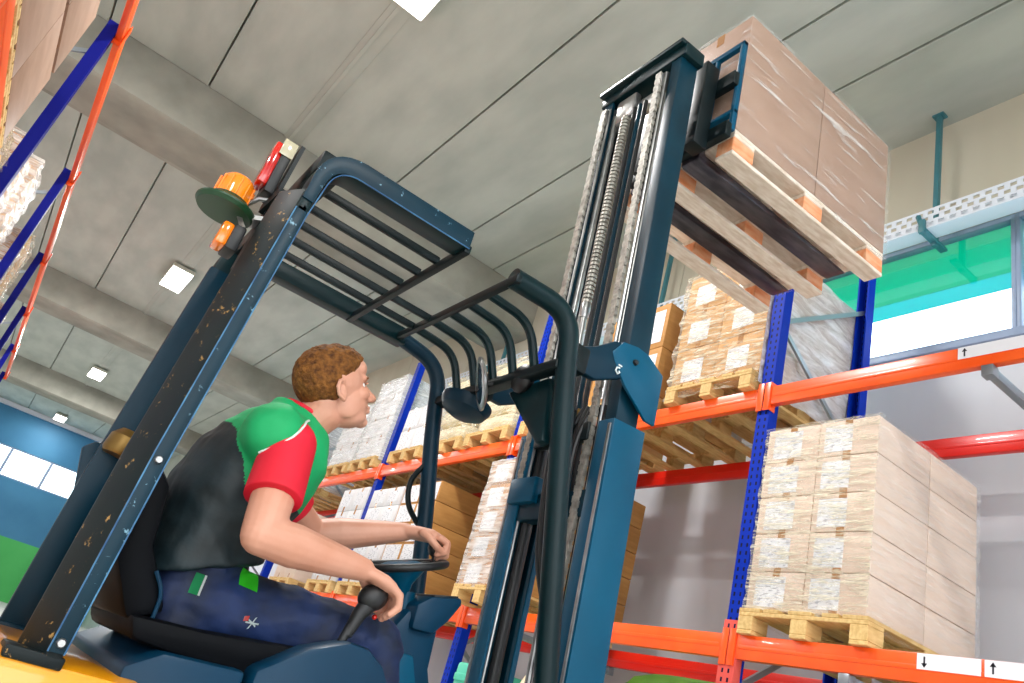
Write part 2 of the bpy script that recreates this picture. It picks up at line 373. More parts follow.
# right wall, broken by a ribbon of windows
WZ0, WZ1 = 3.52, 4.66
m = MB(); m.box((WX, -6, FZ), (WX + .25, 37, WZ0), .004)
y = -6
struct('wall_right', m, 'wall')
m = MB()
y = -6.0
while y < 37:
    m.box((WX, y + .004, WZ1), (WX + .25, min(y + 2.4, 37) - .004, CZ + .1), .004, seg=1); y += 2.4
struct('wall_right', m, 'wall_beige')
m = MB(); m.box((WX - .05, -6, WZ0 - .05), (WX + .02, 37, WZ0 + .02), .008); struct('trim_2', m, 'frame')
n = 0
yy = 2.335
edges = [yy - 6, yy - 3, yy, yy + 3, yy + 6, yy + 9, yy + 12, yy + 15, yy + 18]
for a, b in zip(edges, edges[1:]):
    n += 1
    m = MB(); x0, x1 = WX + .03, WX + .12
    m.box((x0, a, WZ0), (x1, a + .035, WZ1), .006); m.box((x0, b - .035, WZ0), (x1, b, WZ1), .006)
    m.box((x0, a + .03, WZ0), (x1, b - .03, WZ0 + .05), .006); m.box((x0, a + .03, WZ1 - .05), (x1, b - .03, WZ1), .006)
    f = struct('window_%d' % n, m, 'frame', V((x0, a, WZ0)))
    g = MB(); g.box((x0 + .035, a + .03, WZ0 + .045), (x0 + .041, b - .03, WZ1 - .045)); part('pane', g, 'glass', f)
    g = MB(); g.box((x0 + .07, a + .04, 4.15), (x0 + .075, b - .04, WZ1 - .05)); part('blind', g, 'blind', f)  # translucent panel added in place of the green awning outside
    g = MB(); g.box((x0 + .07, a + .04, 4.0), (x0 + .075, b - .04, 4.148)); part('blind_hem', g, 'blind_hem', f)  # paler lower band of the same stand-in panel
m = MB(); m.box((WX, yy + 18, WZ0), (WX + .2, 37, WZ1)); struct('wall_right', m, 'wall')
# left and back walls; the unseen back wall has openings added to let daylight in
m = MB(); m.box((-7.25, -8, FZ), (-7, 37, CZ + .1)); struct('wall_left', m, 'wall')
m = MB(); m.box((-7.2, -7.2, 3.6), (WX + .2, -7, CZ + .1))
for x0, x1 in ((-7.2, -6.4), (-2.4, -1.6), (2.4, WX + .2)): m.box((x0, -7.2, FZ), (x1, -7, 3.62))
struct('wall_back', m, 'wall')
# far gable wall with its strip of lights
FY = 36.2
m = MB(); m.box((-12, FY, 1.2), (WX, FY + .25, 3.22)); m.box((-12, FY, 4.35), (WX, FY + .25, CZ + .1)); struct('wall_far', m, 'far_blue')
m = MB(); m.box((-12, FY - .02, FZ), (WX, FY + .2, 1.2)); struct('wall_far', m, 'far_green')
m = MB(); m.box((-12, FY - .18, CZ - .16), (WX, FY + .02, CZ + .02), .01); struct('trim_3', m, 'white_trim')
x = -11.9
while x < WX - .2:
    n += 1; b = min(x + 1.5, WX)
    m = MB()
    for q in ((x, 3.22, x + .05, 4.35), (b - .05, 3.22, b, 4.35), (x + .05, 3.22, b - .05, 3.27), (x + .05, 4.3, b - .05, 4.35)): m.box((q[0], FY + .02, q[1]), (q[2], FY + .12, q[3]))
    f = struct('window_%d' % n, m, 'frame', V((x, FY, 3.22)))
    g = MB(); g.box((x + .05, FY + .06, 3.27), (b - .05, FY + .066, 4.3)); part('pane', g, 'glass', f); x += 1.5
# ceiling lamps; the unseen ones are added to brighten the hall
lamps = [(.97, 5.22, 'ceiling lamp cut off by the upper edge of the picture'), (.97, 15.27, 'ceiling lamp glowing between the beacon and the next ceiling beam'),
         (.97, 25.27, 'small ceiling lamp beyond the second ceiling beam'), (.97, 34.6, 'tiny ceiling lamp just in front of the blue gable wall'),
         (.97, -4.2, 'ceiling lamp over the dock doors behind the truck'), (-4, -4.2, 'ceiling lamp over the dock doors behind the opposite rack'), (-4, 5.22, 'ceiling lamp behind the first bay of the opposite rack'),
         (-4, 15.27, 'ceiling lamp behind the fourth bay of the opposite rack'), (-4, 25.27, 'ceiling lamp past the end of the opposite rack')]
for x, y, lab in lamps:
    t = thing('ceiling_lamp', lab, 'lamp', (x, y, CZ - .17), 'ceiling lamps in rows')
    m = MB(); m.box((x - .21, y - .61, CZ - .13), (x + .21, y + .61, CZ - .05), .012); m.box((x - .05, y - .05, CZ - .06), (x + .05, y + .05, CZ - .0)); part('housing', m, 'lamp_body', t)
    m = MB(); m.box((x - .195, y - .595, CZ - .145), (x + .195, y + .595, CZ - .125), .006); part('diffuser', m, 'lamp', t)
    area('lamp_light', (x, y, CZ - .16), (0, 0, 0), .38, 1.15, 300 if y < 30 else 80, (1, .985, .96))
# cable tray along the wall, hung from rods
t = thing('cable_tray', 'white perforated cable tray hung along the wall above the windows', 'cable tray', (5.05, 2.9, 4.48))
X0 = 4.97
m = MB(); m.box((X0 + .002, -4, 4.478), (5.12, 14, 4.486)); m.box((5.114, -4, 4.486), (5.12, 14, 4.67))
# perforated side: rails and webs leave the slots open
for z0, z1 in ((4.478, 4.502), (4.535, 4.560), (4.595, 4.618), (4.652, 4.677)): m.box((X0, -4, z0), (X0 + .006, 14, z1))
for r, (z0, z1) in enumerate(((4.502, 4.535), (4.560, 4.595), (4.618, 4.652))):
    y = -4 + (r % 2) * .045
    while y < 14: m.box((X0, y, z0), (X0 + .006, y + .04, z1)); y += .09
part('tray', m, 'tray', t)
for y in (-.4, 2.87, 6.1, 9.4):
    m = MB(); m.beam((5.15, y, 4.42), (5.15, y, CZ), .05, .04, up=(0, 1, 0), bev=.004); m.box((5.11, y - .05, CZ - .02), (5.19, y + .05, CZ - .001)); part('hanger_rod', m, 'teal_rod', t)
    m = MB(); m.box((X0 - .03, y - .03, 4.45), (WX - .005, y + .03, 4.477), .004); m.beam((X0 - .02, y + .04, 4.62), (X0 + .02, y, 4.45), .03, .03); m.box((X0 - .035, y - .025, 4.43), (X0 - .003, y + .025, 4.56), .004); part('bracket', m, 'teal_rod', t)

# ------------------------------------------------------------------ pallets, cartons, film
def make_pallet(mat='wood', blk='wood'):
    """euro pallet, 1.2 along X and 0.8 along Y, standing on z = 0 with its near right corner at the origin"""
    t = thing('pallet', 'pallet', 'pallet', (0, 0, 0))
    m = MB()
    for i, (a, b) in enumerate(((0, .145), (.165, .265), (.3275, .4725), (.535, .635), (.655, .8))): m.box((0, a, .122), (1.2, b, .144), .003, seg=1)
    part('deck', m, mat, t)
    m = MB()
    for x in (0, .5275, 1.055): m.box((x, 0, .100), (x + .145, .8, .122), .003, seg=1)
    part('cross_board', m, mat, t)
    for a in (0, .35, .7):
        m = MB(); m.box((0, a, 0), (1.2, a + .1, .022), .003, seg=1); part('skid', m, 'wood_pale' if blk == 'wood_orange' else mat, t)
        for x in (0, .5275, 1.055):
            m = MB(); m.box((x, a, .022), (x + .145, a + .1, .100), .004, seg=1); part('block', m, blk, t)
    return t
PAL = {}
def pallet(kind, loc, label, group, rot=(0, 0, 0)):
    if kind not in PAL:
        o = PAL[kind] = make_pallet(*kind)
    else: o = copy_tree(PAL[kind])
    o.location = loc; o.rotation_euler = rot; o['label'] = label; o['group'] = group; return o

CART = {}
def carton(size, mat, loc, label, group, paper=None, tape=True, rot=(0, 0, 0), tape_dir=0):
    """cardboard carton, near right bottom corner at loc; paper = (y0, y1, z0, z1) as fractions of the front face (the face to -X)"""
    key = (size, mat, paper, tape, tape_dir)
    if key not in CART:
        dx, dy, dz = size; m = MB(); m.box((0, 0, 0), (dx, dy, dz), .006)
        # the flaps meet on top and bottom in a slit
        for z in (-.0008, dz - .0012): m.box((.03, dy / 2 - .003, z), (dx - .03, dy / 2 + .003, z + .002))
        o = single('carton', m, mat, 'carton', 'carton', group, None, V((0, 0, 0)))
        if tape:
            g = MB()
            if tape_dir == 0:
                g.box((-.0012, dy / 2 - .024, dz - .07), (0.0002, dy / 2 + .024, dz)); g.box((-.001, dy / 2 - .024, dz - .0002), (dx + .001, dy / 2 + .024, dz + .001)); g.box((-.0012, dy / 2 - .024, 0), (0.0002, dy / 2 + .024, .07))
            else:
                g.box((dx / 2 - .024, -.0012, dz - .07), (dx / 2 + .024, .0002, dz)); g.box((dx / 2 - .024, -.0012, 0), (dx / 2 + .024, .0002, .07))
            part('tape', g, 'tape', o)
        if paper:
            g = MB(); g.box((-.0022, dy * paper[0], dz * paper[2]), (-.0003, dy * paper[1], dz * paper[3])); part('label', g, 'paper', o, 'white printed sheet')
        CART[key] = o
    else: o = copy_tree(CART[key])
    o.location = loc; o.rotation_euler = rot; o['label'] = label; o['group'] = group; return o

ORD = {1: ['only layer'], 2: ['bottom layer', 'top layer'], 3: ['bottom layer', 'middle layer', 'top layer'],
       4: ['bottom layer', 'second layer up', 'third layer up', 'top layer'], 5: ['bottom layer', 'second layer up', 'middle layer', 'fourth layer up', 'top layer']}
def stack(loc, size, nx, ny, nz, where, group, mat='carton', papers=None, gap=.006, colour='brown', side_mat=None):
    dx, dy, dz = size
    for k in range(nz):
        for i in range(nx):
            for j in range(ny):
                if i > 0 and j > 0: continue           # wholly inside or behind the stack
                jx, jy = (random.uniform(0, .006), 0) if j else (0, random.uniform(0, .004))
                p = V(loc) + V((i * (dx + gap) + jx, j * (dy + gap) + jy, k * (dz + .004)))
                col = ('front right' if j == 0 and ny > 1 else 'front left' if j == ny - 1 and ny > 1 else 'front centre' if ny > 1 else 'front') if i == 0 else ('rear right' if nx == 2 or i == nx - 1 else 'mid right')
                if ny == 1: col = 'front' if i == 0 else 'rear'
                pp = None
                if papers and i == 0: pp = papers[(k * ny + j) % len(papers)]
                carton(size, mat, p, '%s carton, %s %s of %s' % (colour, ORD[nz][k], col, where), group, pp)
def film(lo, hi, mat, label, side=None, bulge=.006, top=True, seed=0, group='stretch film round the loads', wob=.01, loc=None):
    """film wound round a load: four crinkled sides drawn tight, open below, a collar turned in over the top"""
    rnd = random.Random(seed); lo, hi = V(lo), V(hi); t = bmesh.new()
    per = []; nxs, nys, nz = 14, 14, 26
    c = [(lo.x, lo.y), (hi.x, lo.y), (hi.x, hi.y), (lo.x, hi.y)]
    for (ax, ay), (bx, by) in zip(c, c[1:] + c[:1]):
        for i in range(14): u = i / 14; per.append((ax + (bx - ax) * u, ay + (by - ay) * u, u))
    n = len(per); rings = []
    cx, cy = (lo.x + hi.x) / 2, (lo.y + hi.y) / 2
    hx, hy = (hi.x - lo.x) / 2, (hi.y - lo.y) / 2
    for k in range(nz + 1):
        z = lo.z + (hi.z - lo.z) * k / nz; ph = rnd.uniform(0, 6.28); ring = []
        for i, (x, y, u) in enumerate(per):
            b = bulge + wob * rnd.random() * math.sin(math.pi * u) + wob * .5 * (1 + math.sin(i * .9 + ph))
            dx_, dy_ = (x - cx) / hx, (y - cy) / hy
            ring.append(t.verts.new((x + (b if dx_ > .999 else -b if dx_ < -.999 else 0), y + (b if dy_ > .999 else -b if dy_ < -.999 else 0), z)))
        rings.append(ring)
    if top:
        rings.append([t.verts.new((cx + (v.co.x - cx) * .82, cy + (v.co.y - cy) * .82, hi.z + .008)) for v in rings[-1]])
    for A, B in zip(rings, rings[1:]):
        for j in range(n): t.faces.new((A[j], A[(j + 1) % n], B[(j + 1) % n], B[j]))
    mats = M[mat]
    if side:
        mats = [M[mat], M[side]]; t.normal_update()
        for f in t.faces:
            if f.normal.x > -.75: f.material_index = 1
    mb = MB(); mb.bm.free(); mb.bm = t
    return single('stretch_film', mb, mats, label, 'film', group, None, loc, ang=60)

# ------------------------------------------------------------------ pallet racks
RX0, RX1 = 3.75, 4.80
ZL, ZU = .84, 2.46
def frame(x0, x1, y, top, label, group, pm='post'):
    t = thing('rack_frame', label, 'rack frame', ((x0 + x1) / 2, y, FZ), group)
    for x, s in ((x0, 1), (x1, -1)):
        m = MB(); w2 = .048
        prof = [(0, -w2), (0, w2), (.085 * s, w2), (.085 * s, w2 - .014), (.062 * s, w2 - .014), (.062 * s, w2 - .004), (.004 * s, w2 - .004), (.004 * s, -w2 + .004), (.062 * s, -w2 + .004), (.062 * s, -w2 + .014), (.085 * s, -w2 + .014), (.085 * s, -w2)]
        m.prism([(x + a, y + b, FZ) for a, b in prof], (0, 0, top - FZ)); part('post', m, pm, t)
        m = MB(); m.box((x - .02 * s if s > 0 else x - .10, y - .07, FZ), (x + .10 if s > 0 else x + .02, y + .07, FZ + .006)); part('foot_plate', m, 'brace', t)
    z = FZ + .25; d = 1
    while z + .62 < top:
        a, b = (x0 + .06, x1 - .06) if d > 0 else (x1 - .06, x0 + .06)
        m = MB(); m.beam((a, y, z), (b, y, z + .6), .035, .02, up=(0, 1, 0)); part('brace', m, 'brace', t); z += .62; d = -d
    return t
def rack_beam(x, y0, y1, ztop, mat, label, group, face=-1, h=.135, d=.05):
    """box beam along Y whose face looks to face*X; hooked end plates"""
    t = thing('rack_beam', label, 'rack beam', (x, (y0 + y1) / 2, ztop - h), group)
    m = MB(); m.box((x - d / 2, y0 + .004, ztop - h), (x + d / 2, y1 - .004, ztop), .006); m.box((x - d / 2 - .003, y0 + .02, ztop - h * .5 - .012), (x + d / 2 + .003, y1 - .02, ztop - h * .5 + .012), .003)
    part('rail', m, mat, t)
    for y, s in ((y0, 1), (y1, -1)):
        m = MB(); m.box((x - d / 2 - .004, min(y, y + .004 * s), ztop - h - .04), (x + d / 2 + .006, max(y, y + .004 * s), ztop + .03))
        xf = x + face * (d / 2 + .008)
        m.box((min(xf, xf + .006), y - .046 if s > 0 else y, ztop - h - .04), (max(xf, xf + .006), y if s > 0 else y + .046, ztop + .03), .002); part('end_plate', m, mat, t)
    return t
RB = [.26, 3.19, 6.12, 9.05, 11.98, 14.91, 17.84]
names = ['nearest the camera, at the right edge', 'with the red wrapped foot, left of the big carton stack', 'seen through the truck guard, second from the right', 'blue frame beside the driver\'s face', 'farther one just beyond the driver', 'far one behind the driver', 'farthest one along the right wall']
for y, nm in zip(RB, names): frame(RX0, RX1, y, 3.98, 'blue punched steel rack frame ' + nm, 'rack frames by the wall')
bays = ['bay nearest the camera', 'bay just right of the mast', 'bay between mast and driver', 'bay beside the driver', 'far bay behind the driver', 'farthest bay']
for (a, b), nm in zip(zip(RB, RB[1:]), bays):
    for z, zn in ((ZL, 'lower'), (ZU, 'upper')):
        f = rack_beam(RX0 + .012, a + .05, b - .05, z, 'orange', 'orange front beam of the %s shelf, %s' % (zn, nm), 'orange front beams', -1)
        rack_beam(RX1 - .012, a + .05, b - .05, z, 'redbeam', 'red rear beam of the %s shelf, %s' % (zn, nm), 'red rear beams', 1)
        if nm == bays[0]:
            xf = RX0 + .012 - .025 - .004
            spans = [((1.80, 2.085, -1), (.9, 1.785, 1))] if z == ZL else [((.9, 1.93, 1),)]
            for sp in spans[0]:
                g = MB(); g.box((xf, sp[0], z - .075), (xf + .004, sp[1], z - .003)); s_ = part('label_strip', g, 'strip', f, 'white strip with a black arrow')
                yc = sp[1] - .035; zc = z - .039; q = sp[2]
                g = MB(); g.box((xf - .001, yc - .004, zc - .022), (xf, yc + .004, zc + .022)); g.prism([(xf - .001, yc - .014, zc + .008 * q), (xf - .001, yc + .014, zc + .008 * q), (xf - .001, yc, zc + .028 * q)], (.001, 0, 0)); part('arrow', g, 'arrow', s_)
# wrapped foot of the near post
m = MB(); m.box((RX0 - .012, 3.19 - .056, .56), (RX0 - .002, 3.19 + .056, .92), .003); m.box((RX0 - .012, 3.19 - .062, .56), (RX0 + .05, 3.19 - .052, .92), .003)
single('post_guard', m, 'post_red', 'red and white guard clipped on the blue post beside the carton stack', 'post guard')
g = MB(); g.box((RX0 - .010, 3.19 - .045, .30), (RX0 - .002, 3.19 + .045, .55), .002); single('location_sign', g, 'paper', 'white location plate under the red and white post guard', 'sign')
# support bars across the beams of the near bay
for y, lab in ((1.78, 'grey bar under the empty upper shelf at the right edge'),):
    m = MB(); m.beam((RX0 + .03, y, ZU - .165), (RX1 - .03, y, ZU - .165), .045, .05, bev=.004)
    for x in (RX0 + .012, RX1 - .012): m.box((x - .03, y - .03, ZU - .20), (x + .03, y + .03, ZU - .137), .003)
    single('shelf_support', m, 'brace', lab, 'support bar')
for y, lab in ((2.45, 'grey bar under the big carton stack, hooked on the lower beams'), (5.3, 'grey bar under the wrapped stack behind the mast')):
    m = MB(); m.beam((RX0 + .03, y, ZL - .165), (RX1 - .03, y, ZL - .165), .045, .05, bev=.004)
    for x in (RX0 + .012, RX1 - .012): m.box((x - .03, y - .03, ZL - .20), (x + .03, y + .03, ZL - .137), .003)
    single('shelf_support', m, 'brace', lab, 'support bar')

PL = [(.42, .9, .12, .86), (.32, .86, .1, .88), (.1, .62, .12, .86), (.25, .8, .08, .84)]
G = 'cartons of the %s'
# A: the big stack on the lower shelf, right
where = 'the big pale stack on the lower shelf'
pallet(("wood", "wood"), (3.70, 2.318, ZL), 'yellow wooden pallet under the big carton stack at right', 'pallets on the lower shelf')
stack((3.75, 2.365, ZL + .145), (.545, .374, .226), 2, 2, 5, where, G % 'big stack at right', 'carton_pale', [PL[0], PL[1]], colour='tan')
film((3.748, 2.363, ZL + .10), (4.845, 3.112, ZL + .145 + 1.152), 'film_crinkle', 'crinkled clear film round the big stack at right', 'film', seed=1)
# B: wrapped stack between mast and blue post
where = 'the wrapped stack behind the mast'
pallet(('wood', 'wood'), (3.53, 5.255, ZL), 'wooden pallet under the wrapped stack behind the mast', 'pallets on the lower shelf')
stack((3.56, 5.25, ZL + .145), (.61, .398, .226), 2, 2, 5, where, G % 'stack behind the mast', 'carton_dark', [PL[1], PL[3]])
film((3.558, 5.6, ZL + .12), (3.735, 6.05, ZL + .145 + 1.15), 'film_milky', 'white crinkled film on the left side of the stack behind the mast', seed=2)
# C, C2: lower shelf beside the steering wheel
where = 'the white fronted stack above the steering wheel'
pallet(('wood', 'wood'), (3.70, 7.30, ZL), 'pallet under the stack above the steering wheel', 'pallets on the lower shelf')
stack((3.75, 7.30, ZL + .145), (.56, .42, .226), 2, 2, 5, where, G % 'stack above the steering wheel', 'carton_dark', [(.06, .94, .06, .94)], colour='brown')
where = 'the stack beside the left forearm'
pallet(('wood', 'wood'), (3.70, 8.18, ZL), 'pallet under the stack behind the left forearm', 'pallets on the lower shelf')
stack((3.75, 8.18, ZL + .145), (.56, .405, .226), 1, 2, 5, where, G % 'stack beside the left forearm', 'carton_white', [(.2, .8, .2, .8), (.1, .7, .2, .9)], colour='white')
where = 'the stack below the driver\'s chin'
pallet(('wood', 'wood'), (3.70, 9.15, ZL), 'pallet on the lower shelf under the driver\'s chin', 'pallets on the lower shelf')
stack((3.75, 9.15, ZL + .145), (.56, .405, .3), 2, 2, 4, where, G % 'stack below the driver\'s chin', 'carton_white', [(.2, .8, .2, .8)], colour='pale')
where = 'the far lower stack behind the driver'
pallet(('wood', 'wood'), (3.70, 10.6, ZL), 'pallet on the lower shelf behind the driver\'s shoulder', 'pallets on the lower shelf')
stack((3.75, 10.6, ZL + .145), (.56, .405, .3), 2, 2, 3, where, G % 'far lower stack', 'carton_pale', None, colour='pale')
# upper shelf, right of the mast
where = 'the upper stack right of the mast'
for y, nm in ((3.28, 'upper stack right of the mast'), (4.26, 'upper stack hidden by the mast'), (5.2, 'upper stack left of the mast')):
    pallet(('wood', 'wood'), (3.68, y, ZU), 'slatted yellow pallet seen from below under the ' + nm, 'pallets on the upper shelf')
stack((3.74, 3.27, ZU + .145), (.54, .415, .345), 2, 2, 3, where, G % 'upper stack right of the mast', 'carton', [(.28, .74, .2, .72), (.3, .78, .16, .7)])
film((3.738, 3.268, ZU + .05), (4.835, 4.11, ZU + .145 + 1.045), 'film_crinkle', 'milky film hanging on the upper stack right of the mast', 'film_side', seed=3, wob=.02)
stack((3.70, 4.25, ZU + .145), (.54, .40, .42), 2, 2, 2, 'the upper stack hidden by the mast', G % 'upper stack hidden by the mast', 'carton_dark', [PL[2]])
stack((3.74, 5.2, ZU + .145), (.54, .40, .36), 2, 2, 1, 'the low upper stack left of the mast', G % 'low upper stack left of the mast', 'carton', [PL[2]])
# cream sacks and bundles on the upper shelf behind the front guard
def bag(lo, hi, mat, label, group, seed):
    rnd = random.Random(seed); t = bmesh.new(); bmesh.ops.create_cube(t, size=1); bmesh.ops.subdivide_edges(t, edges=t.edges[:], cuts=7, use_grid_fill=True)
    lo, hi = V(lo), V(hi); c, d = (lo + hi) / 2, hi - lo
    for v in t.verts:
        p = v.co * 2; r = (abs(p.x) ** 5 + abs(p.y) ** 5 + abs(p.z) ** 5) ** .2
        p = p / r * (1 + .03 * math.sin(p.x * 7 + seed) * math.sin(p.z * 9)) ; p *= .97
        v.co = V((c.x + p.x * d.x / 2, c.y + p.y * d.y / 2, max(lo.z, c.z + p.z * d.z / 2)))
    mb = MB(); mb.bm.free(); mb.bm = t; return single('sack', mb, mat, label, 'sack', group, ang=70)
for y, nm in ((6.2, 'right'), (7.1, 'left')):
    pallet(('wood', 'wood'), (3.68, y, ZU), 'yellow block pallet under the %s pile of cream sacks' % nm, 'pallets on the upper shelf')
    for k in range(4):
        for i in range(2):
            bag((3.72 + i * .56, y + .01, ZU + .145 + k * .2), (4.27 + i * .56, y + .78, ZU + .345 + k * .2), 'sack', 'cream sack, %s %s, %s pile behind the front guard' % (ORD[4][k], 'front' if i == 0 else 'rear', nm), 'cream sacks on the upper shelf', k * 3 + i)
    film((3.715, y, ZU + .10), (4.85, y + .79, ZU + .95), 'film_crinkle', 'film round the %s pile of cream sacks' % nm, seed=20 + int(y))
where = 'the upper stack beside the left front pillar'
pallet(('wood', 'wood'), (3.68, 8.0, ZU), 'pallet on the upper shelf beside the left front pillar', 'pallets on the upper shelf')
stack((3.74, 8.0, ZU + .145), (.55, .40, .3), 2, 2, 2, where, G % 'upper stack beside the left front pillar', 'carton_white', [(.1, .9, .1, .9)], colour='white')
for y0, nm, kk in ((9.2, 'first', 4), (10.1, 'second', 3), (12.2, 'third', 4), (13.2, 'fourth', 3)):
    where = '%s upper stack past the driver\'s face' % nm
    pallet(('wood', 'wood'), (3.68, y0, ZU), 'pallet under ' + where, 'pallets on the upper shelf')
    stack((3.74, y0, ZU + .145), (.55, .40, .3), 2, 2, kk, where, G % where, 'carton_white', [(.15, .85, .15, .85)], colour='grey white')
    film((3.738, y0 - .002, ZU + .1), (4.85, y0 + .81, ZU + .15 + kk * .302), 'film_milky', 'milky film round ' + where, seed=int(y0 * 7))
# goods standing on the floor under the lower shelf
pallet(('wood', 'wood'), (3.70, 4.55, FZ), 'floor pallet under the wrapped goods between mast and pillar', 'pallets on the floor')
bag((3.75, 4.6, FZ + .145), (4.85, 5.3, .53), 'sack', 'pale wrapped bundle on the floor, seen between mast and front pillar', 'wrapped goods on the floor', 5)
m = MB(); m.box((3.74, 5.62, FZ), (4.5, 5.98, .40), .03)
for k in range(9): m.box((3.725, 5.64, FZ + .08 + k * .14), (3.75, 5.96, FZ + .14 + k * .14), .01)
single('plastic_crate_tower', m, 'turquoise', 'turquoise ribbed plastic containers on the floor left of the mast', 'crate')
bag((4.0, 3.3, FZ), (4.75, 4.5, .66), 'green_wrap', 'green covered goods on the floor under the lower shelf', 'wrapped goods on the floor', 9)
bag((4.0, 2.0, FZ), (4.75, 3.05, .58), 'green_wrap', 'green covered goods on the floor under the big carton stack', 'wrapped goods on the floor', 12)

# left rack across the aisle
LX0, LX1 = -.86, -1.92
LB = [.2, 3.12, 6.05, 8.98, 11.91, 14.84, 17.77, 20.7]
ln = ['out of the left edge', 'at the left edge', 'first one with its head under the orange beam', 'second one down the left rack', 'third one down the left rack', 'fourth one down the left rack', 'fifth one down the left rack', 'last one down the left rack']
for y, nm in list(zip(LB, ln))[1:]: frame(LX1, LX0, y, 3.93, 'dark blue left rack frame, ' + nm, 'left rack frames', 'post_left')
for i, (a, b) in enumerate(zip(LB, LB[1:])):
    if i == 0: continue
    for z, zn in ((3.96, 'top'), (1.97, 'middle')):
        rack_beam(LX0 + .03, a + .004, b - .004, z, 'orange', 'orange %s beam of the left rack, bay %s' % (zn, ('at the top left corner', 'second down the aisle', 'third down the aisle', 'fourth down the aisle', 'fifth down the aisle', 'sixth down the aisle')[i - 1]), 'left rack front beams', 1)
        rack_beam(LX1 + .012, a + .05, b - .05, z, 'redbeam', 'rear %s beam of the left rack, bay %s' % (zn, ('at the top left corner', 'second down the aisle', 'third down the aisle', 'fourth down the aisle', 'fifth down the aisle', 'sixth down the aisle')[i - 1]), 'left rack rear beams', -1)
LG = 'cartons on the left rack'
def lstack(y0, z0, size, ny, nz, gapz, where, mat, colour, back=.10):
    dx, dy, dz = size
    for k in range(nz):
        for j in range(ny):
            carton(size, mat, (LX0 - back - dx, y0 + j * (dy + .008), z0 + k * (dz + gapz)), '%s carton, %s %s of %s' % (colour, ORD[nz][k], 'near end' if j == 0 else 'far end' if j == ny - 1 else 'centre', where), LG, None)
pallet(('wood', 'wood'), (LX0 - 1.18, 3.35, 1.97), 'first wooden pallet on the left rack, top left corner', 'pallets on the left rack')
pallet(('wood', 'wood'), (LX0 - 1.18, 4.17, 1.97), 'second wooden pallet on the left rack, top left corner', 'pallets on the left rack')
lstack(3.44, 1.97 + .146, (.9, .73, .505), 2, 2, .04, 'the plain stack at the top left corner', 'carton_dusky', 'plain tan', -.02)
pallet(('wood', 'wood'), (LX0 - 1.18, 5.1, 1.97), 'third wooden pallet on the left rack beside the blue post', 'pallets on the left rack')
lstack(5.12, 1.97 + .146, (.9, .38, .22), 2, 1, .01, 'the low stack beside the first blue post', 'carton_dusky', 'plain tan')
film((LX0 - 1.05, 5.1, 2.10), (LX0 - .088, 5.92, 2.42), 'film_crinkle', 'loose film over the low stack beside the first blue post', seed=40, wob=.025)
for y0, nm, kk in ((6.25, 'first', 2), (7.35, 'second', 3), (9.2, 'third', 3), (10.25, 'fourth', 4), (12.3, 'fifth', 3), (15.2, 'sixth', 3), (18.2, 'seventh', 3)):
    where = '%s wrapped load past the left post' % nm
    pallet(('wood', 'wood'), (LX0 - 1.18, y0, 1.97), 'pallet under %s of the left rack' % where, 'pallets on the left rack')
    lstack(y0 + .02, 1.97 + .146, (.9, .375, .35), 2, kk, .004, where, 'carton_dark' if kk < 4 else 'carton', 'brown')
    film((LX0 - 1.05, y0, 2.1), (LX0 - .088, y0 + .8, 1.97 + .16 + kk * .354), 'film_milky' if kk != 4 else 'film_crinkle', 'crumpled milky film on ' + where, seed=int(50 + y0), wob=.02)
# ------------------------------------------------------------------ fork truck
T = thing('forklift', 'dark teal forklift with yellow counterweight and raised mast, driven by the man', 'forklift', (.95, 2.33, FZ))
YR, YL = 1.88, 2.79
# counterweight, chassis, wheels
m = MB(); m.prism([(.47, YR, -.122), (.2, YR, -.125), (-.12, YR, -.135), (-.27, YR, -.19), (-.34, YR, -.32), (-.36, YR, -.62), (-.30, YR, -.74), (.47, YR, -.74)], (0, YL - YR, 0), .035); m.ell((.06, 2.28, -.16), (.16, .30, .075)); part('counterweight', m, 'cw', T)
m = MB(); m.prism([(.44, YR + .03, -.14), (.44, YR + .03, -.74), (1.62, YR + .03, -.74), (1.62, YR + .03, -.40), (1.12, YR + .03, -.40), (1.0, YR + .03, -.16)], (0, YL - YR - .06, 0), .02); part('chassis', m, 'truck_dark', T)
for x, y, r in ((1.42, YR - .01, .28), (1.42, YL - .17, .28), (.05, YR + .06, .22), (.05, YL - .24, .22)):
    z = FZ + r; m = MB(); m.lathe([(r * .55, 0), (r * .93, 0), (r, .03), (r, .15), (r * .93, .18), (r * .55, .18)], (x, y, z), (0, 1, 0), 40); wh = part('wheel', m, 'rubber', T)
    m = MB(); m.lathe([(0, .02), (r * .2, .01), (r * .56, .03), (r * .56, .15), (0, .15)], (x, y, z), (0, 1, 0), 32); part('rim', m, 'cw', wh, 'yellow rim')
# bonnet flanks under the seat
m = MB()
m.prism([(.40, YR + .04, -.66), (.40, YR + .04, -.10), (.47, YR + .04, -.055), (.66, YR + .04, -.045), (.663, YR + .04, -.66)], (0, .86, 0), .012)
part('bonnet', m, 'hood', T)
m = MB(); m.prism([(.672, YR + .02, -.66), (.672, YR + .02, -.035), (.78, YR + .02, .045), (.875, YR + .02, .085), (.93, YR + .02, .085), (.985, YR + .02, .055), (1.03, YR + .02, .0), (1.06, YR + .02, -.10), (1.06, YR + .02, -.36)], (0, .10, 0), .016); fl = part('side_cowl', m, 'hood', T)
m = MB(); m.prism([(.935, YR + .014, -.03), (.975, YR + .014, -.005), (.995, YR + .014, -.04), (.99, YR + .014, -.12), (.955, YR + .014, -.10)], (0, .02, 0), .004); part('grab_recess', m, 'black', fl)
m = MB(); m.box((.66, YR + .10, -.66), (1.0, YL - .06, -.10), .02); part('seat_base', m, 'black', T)
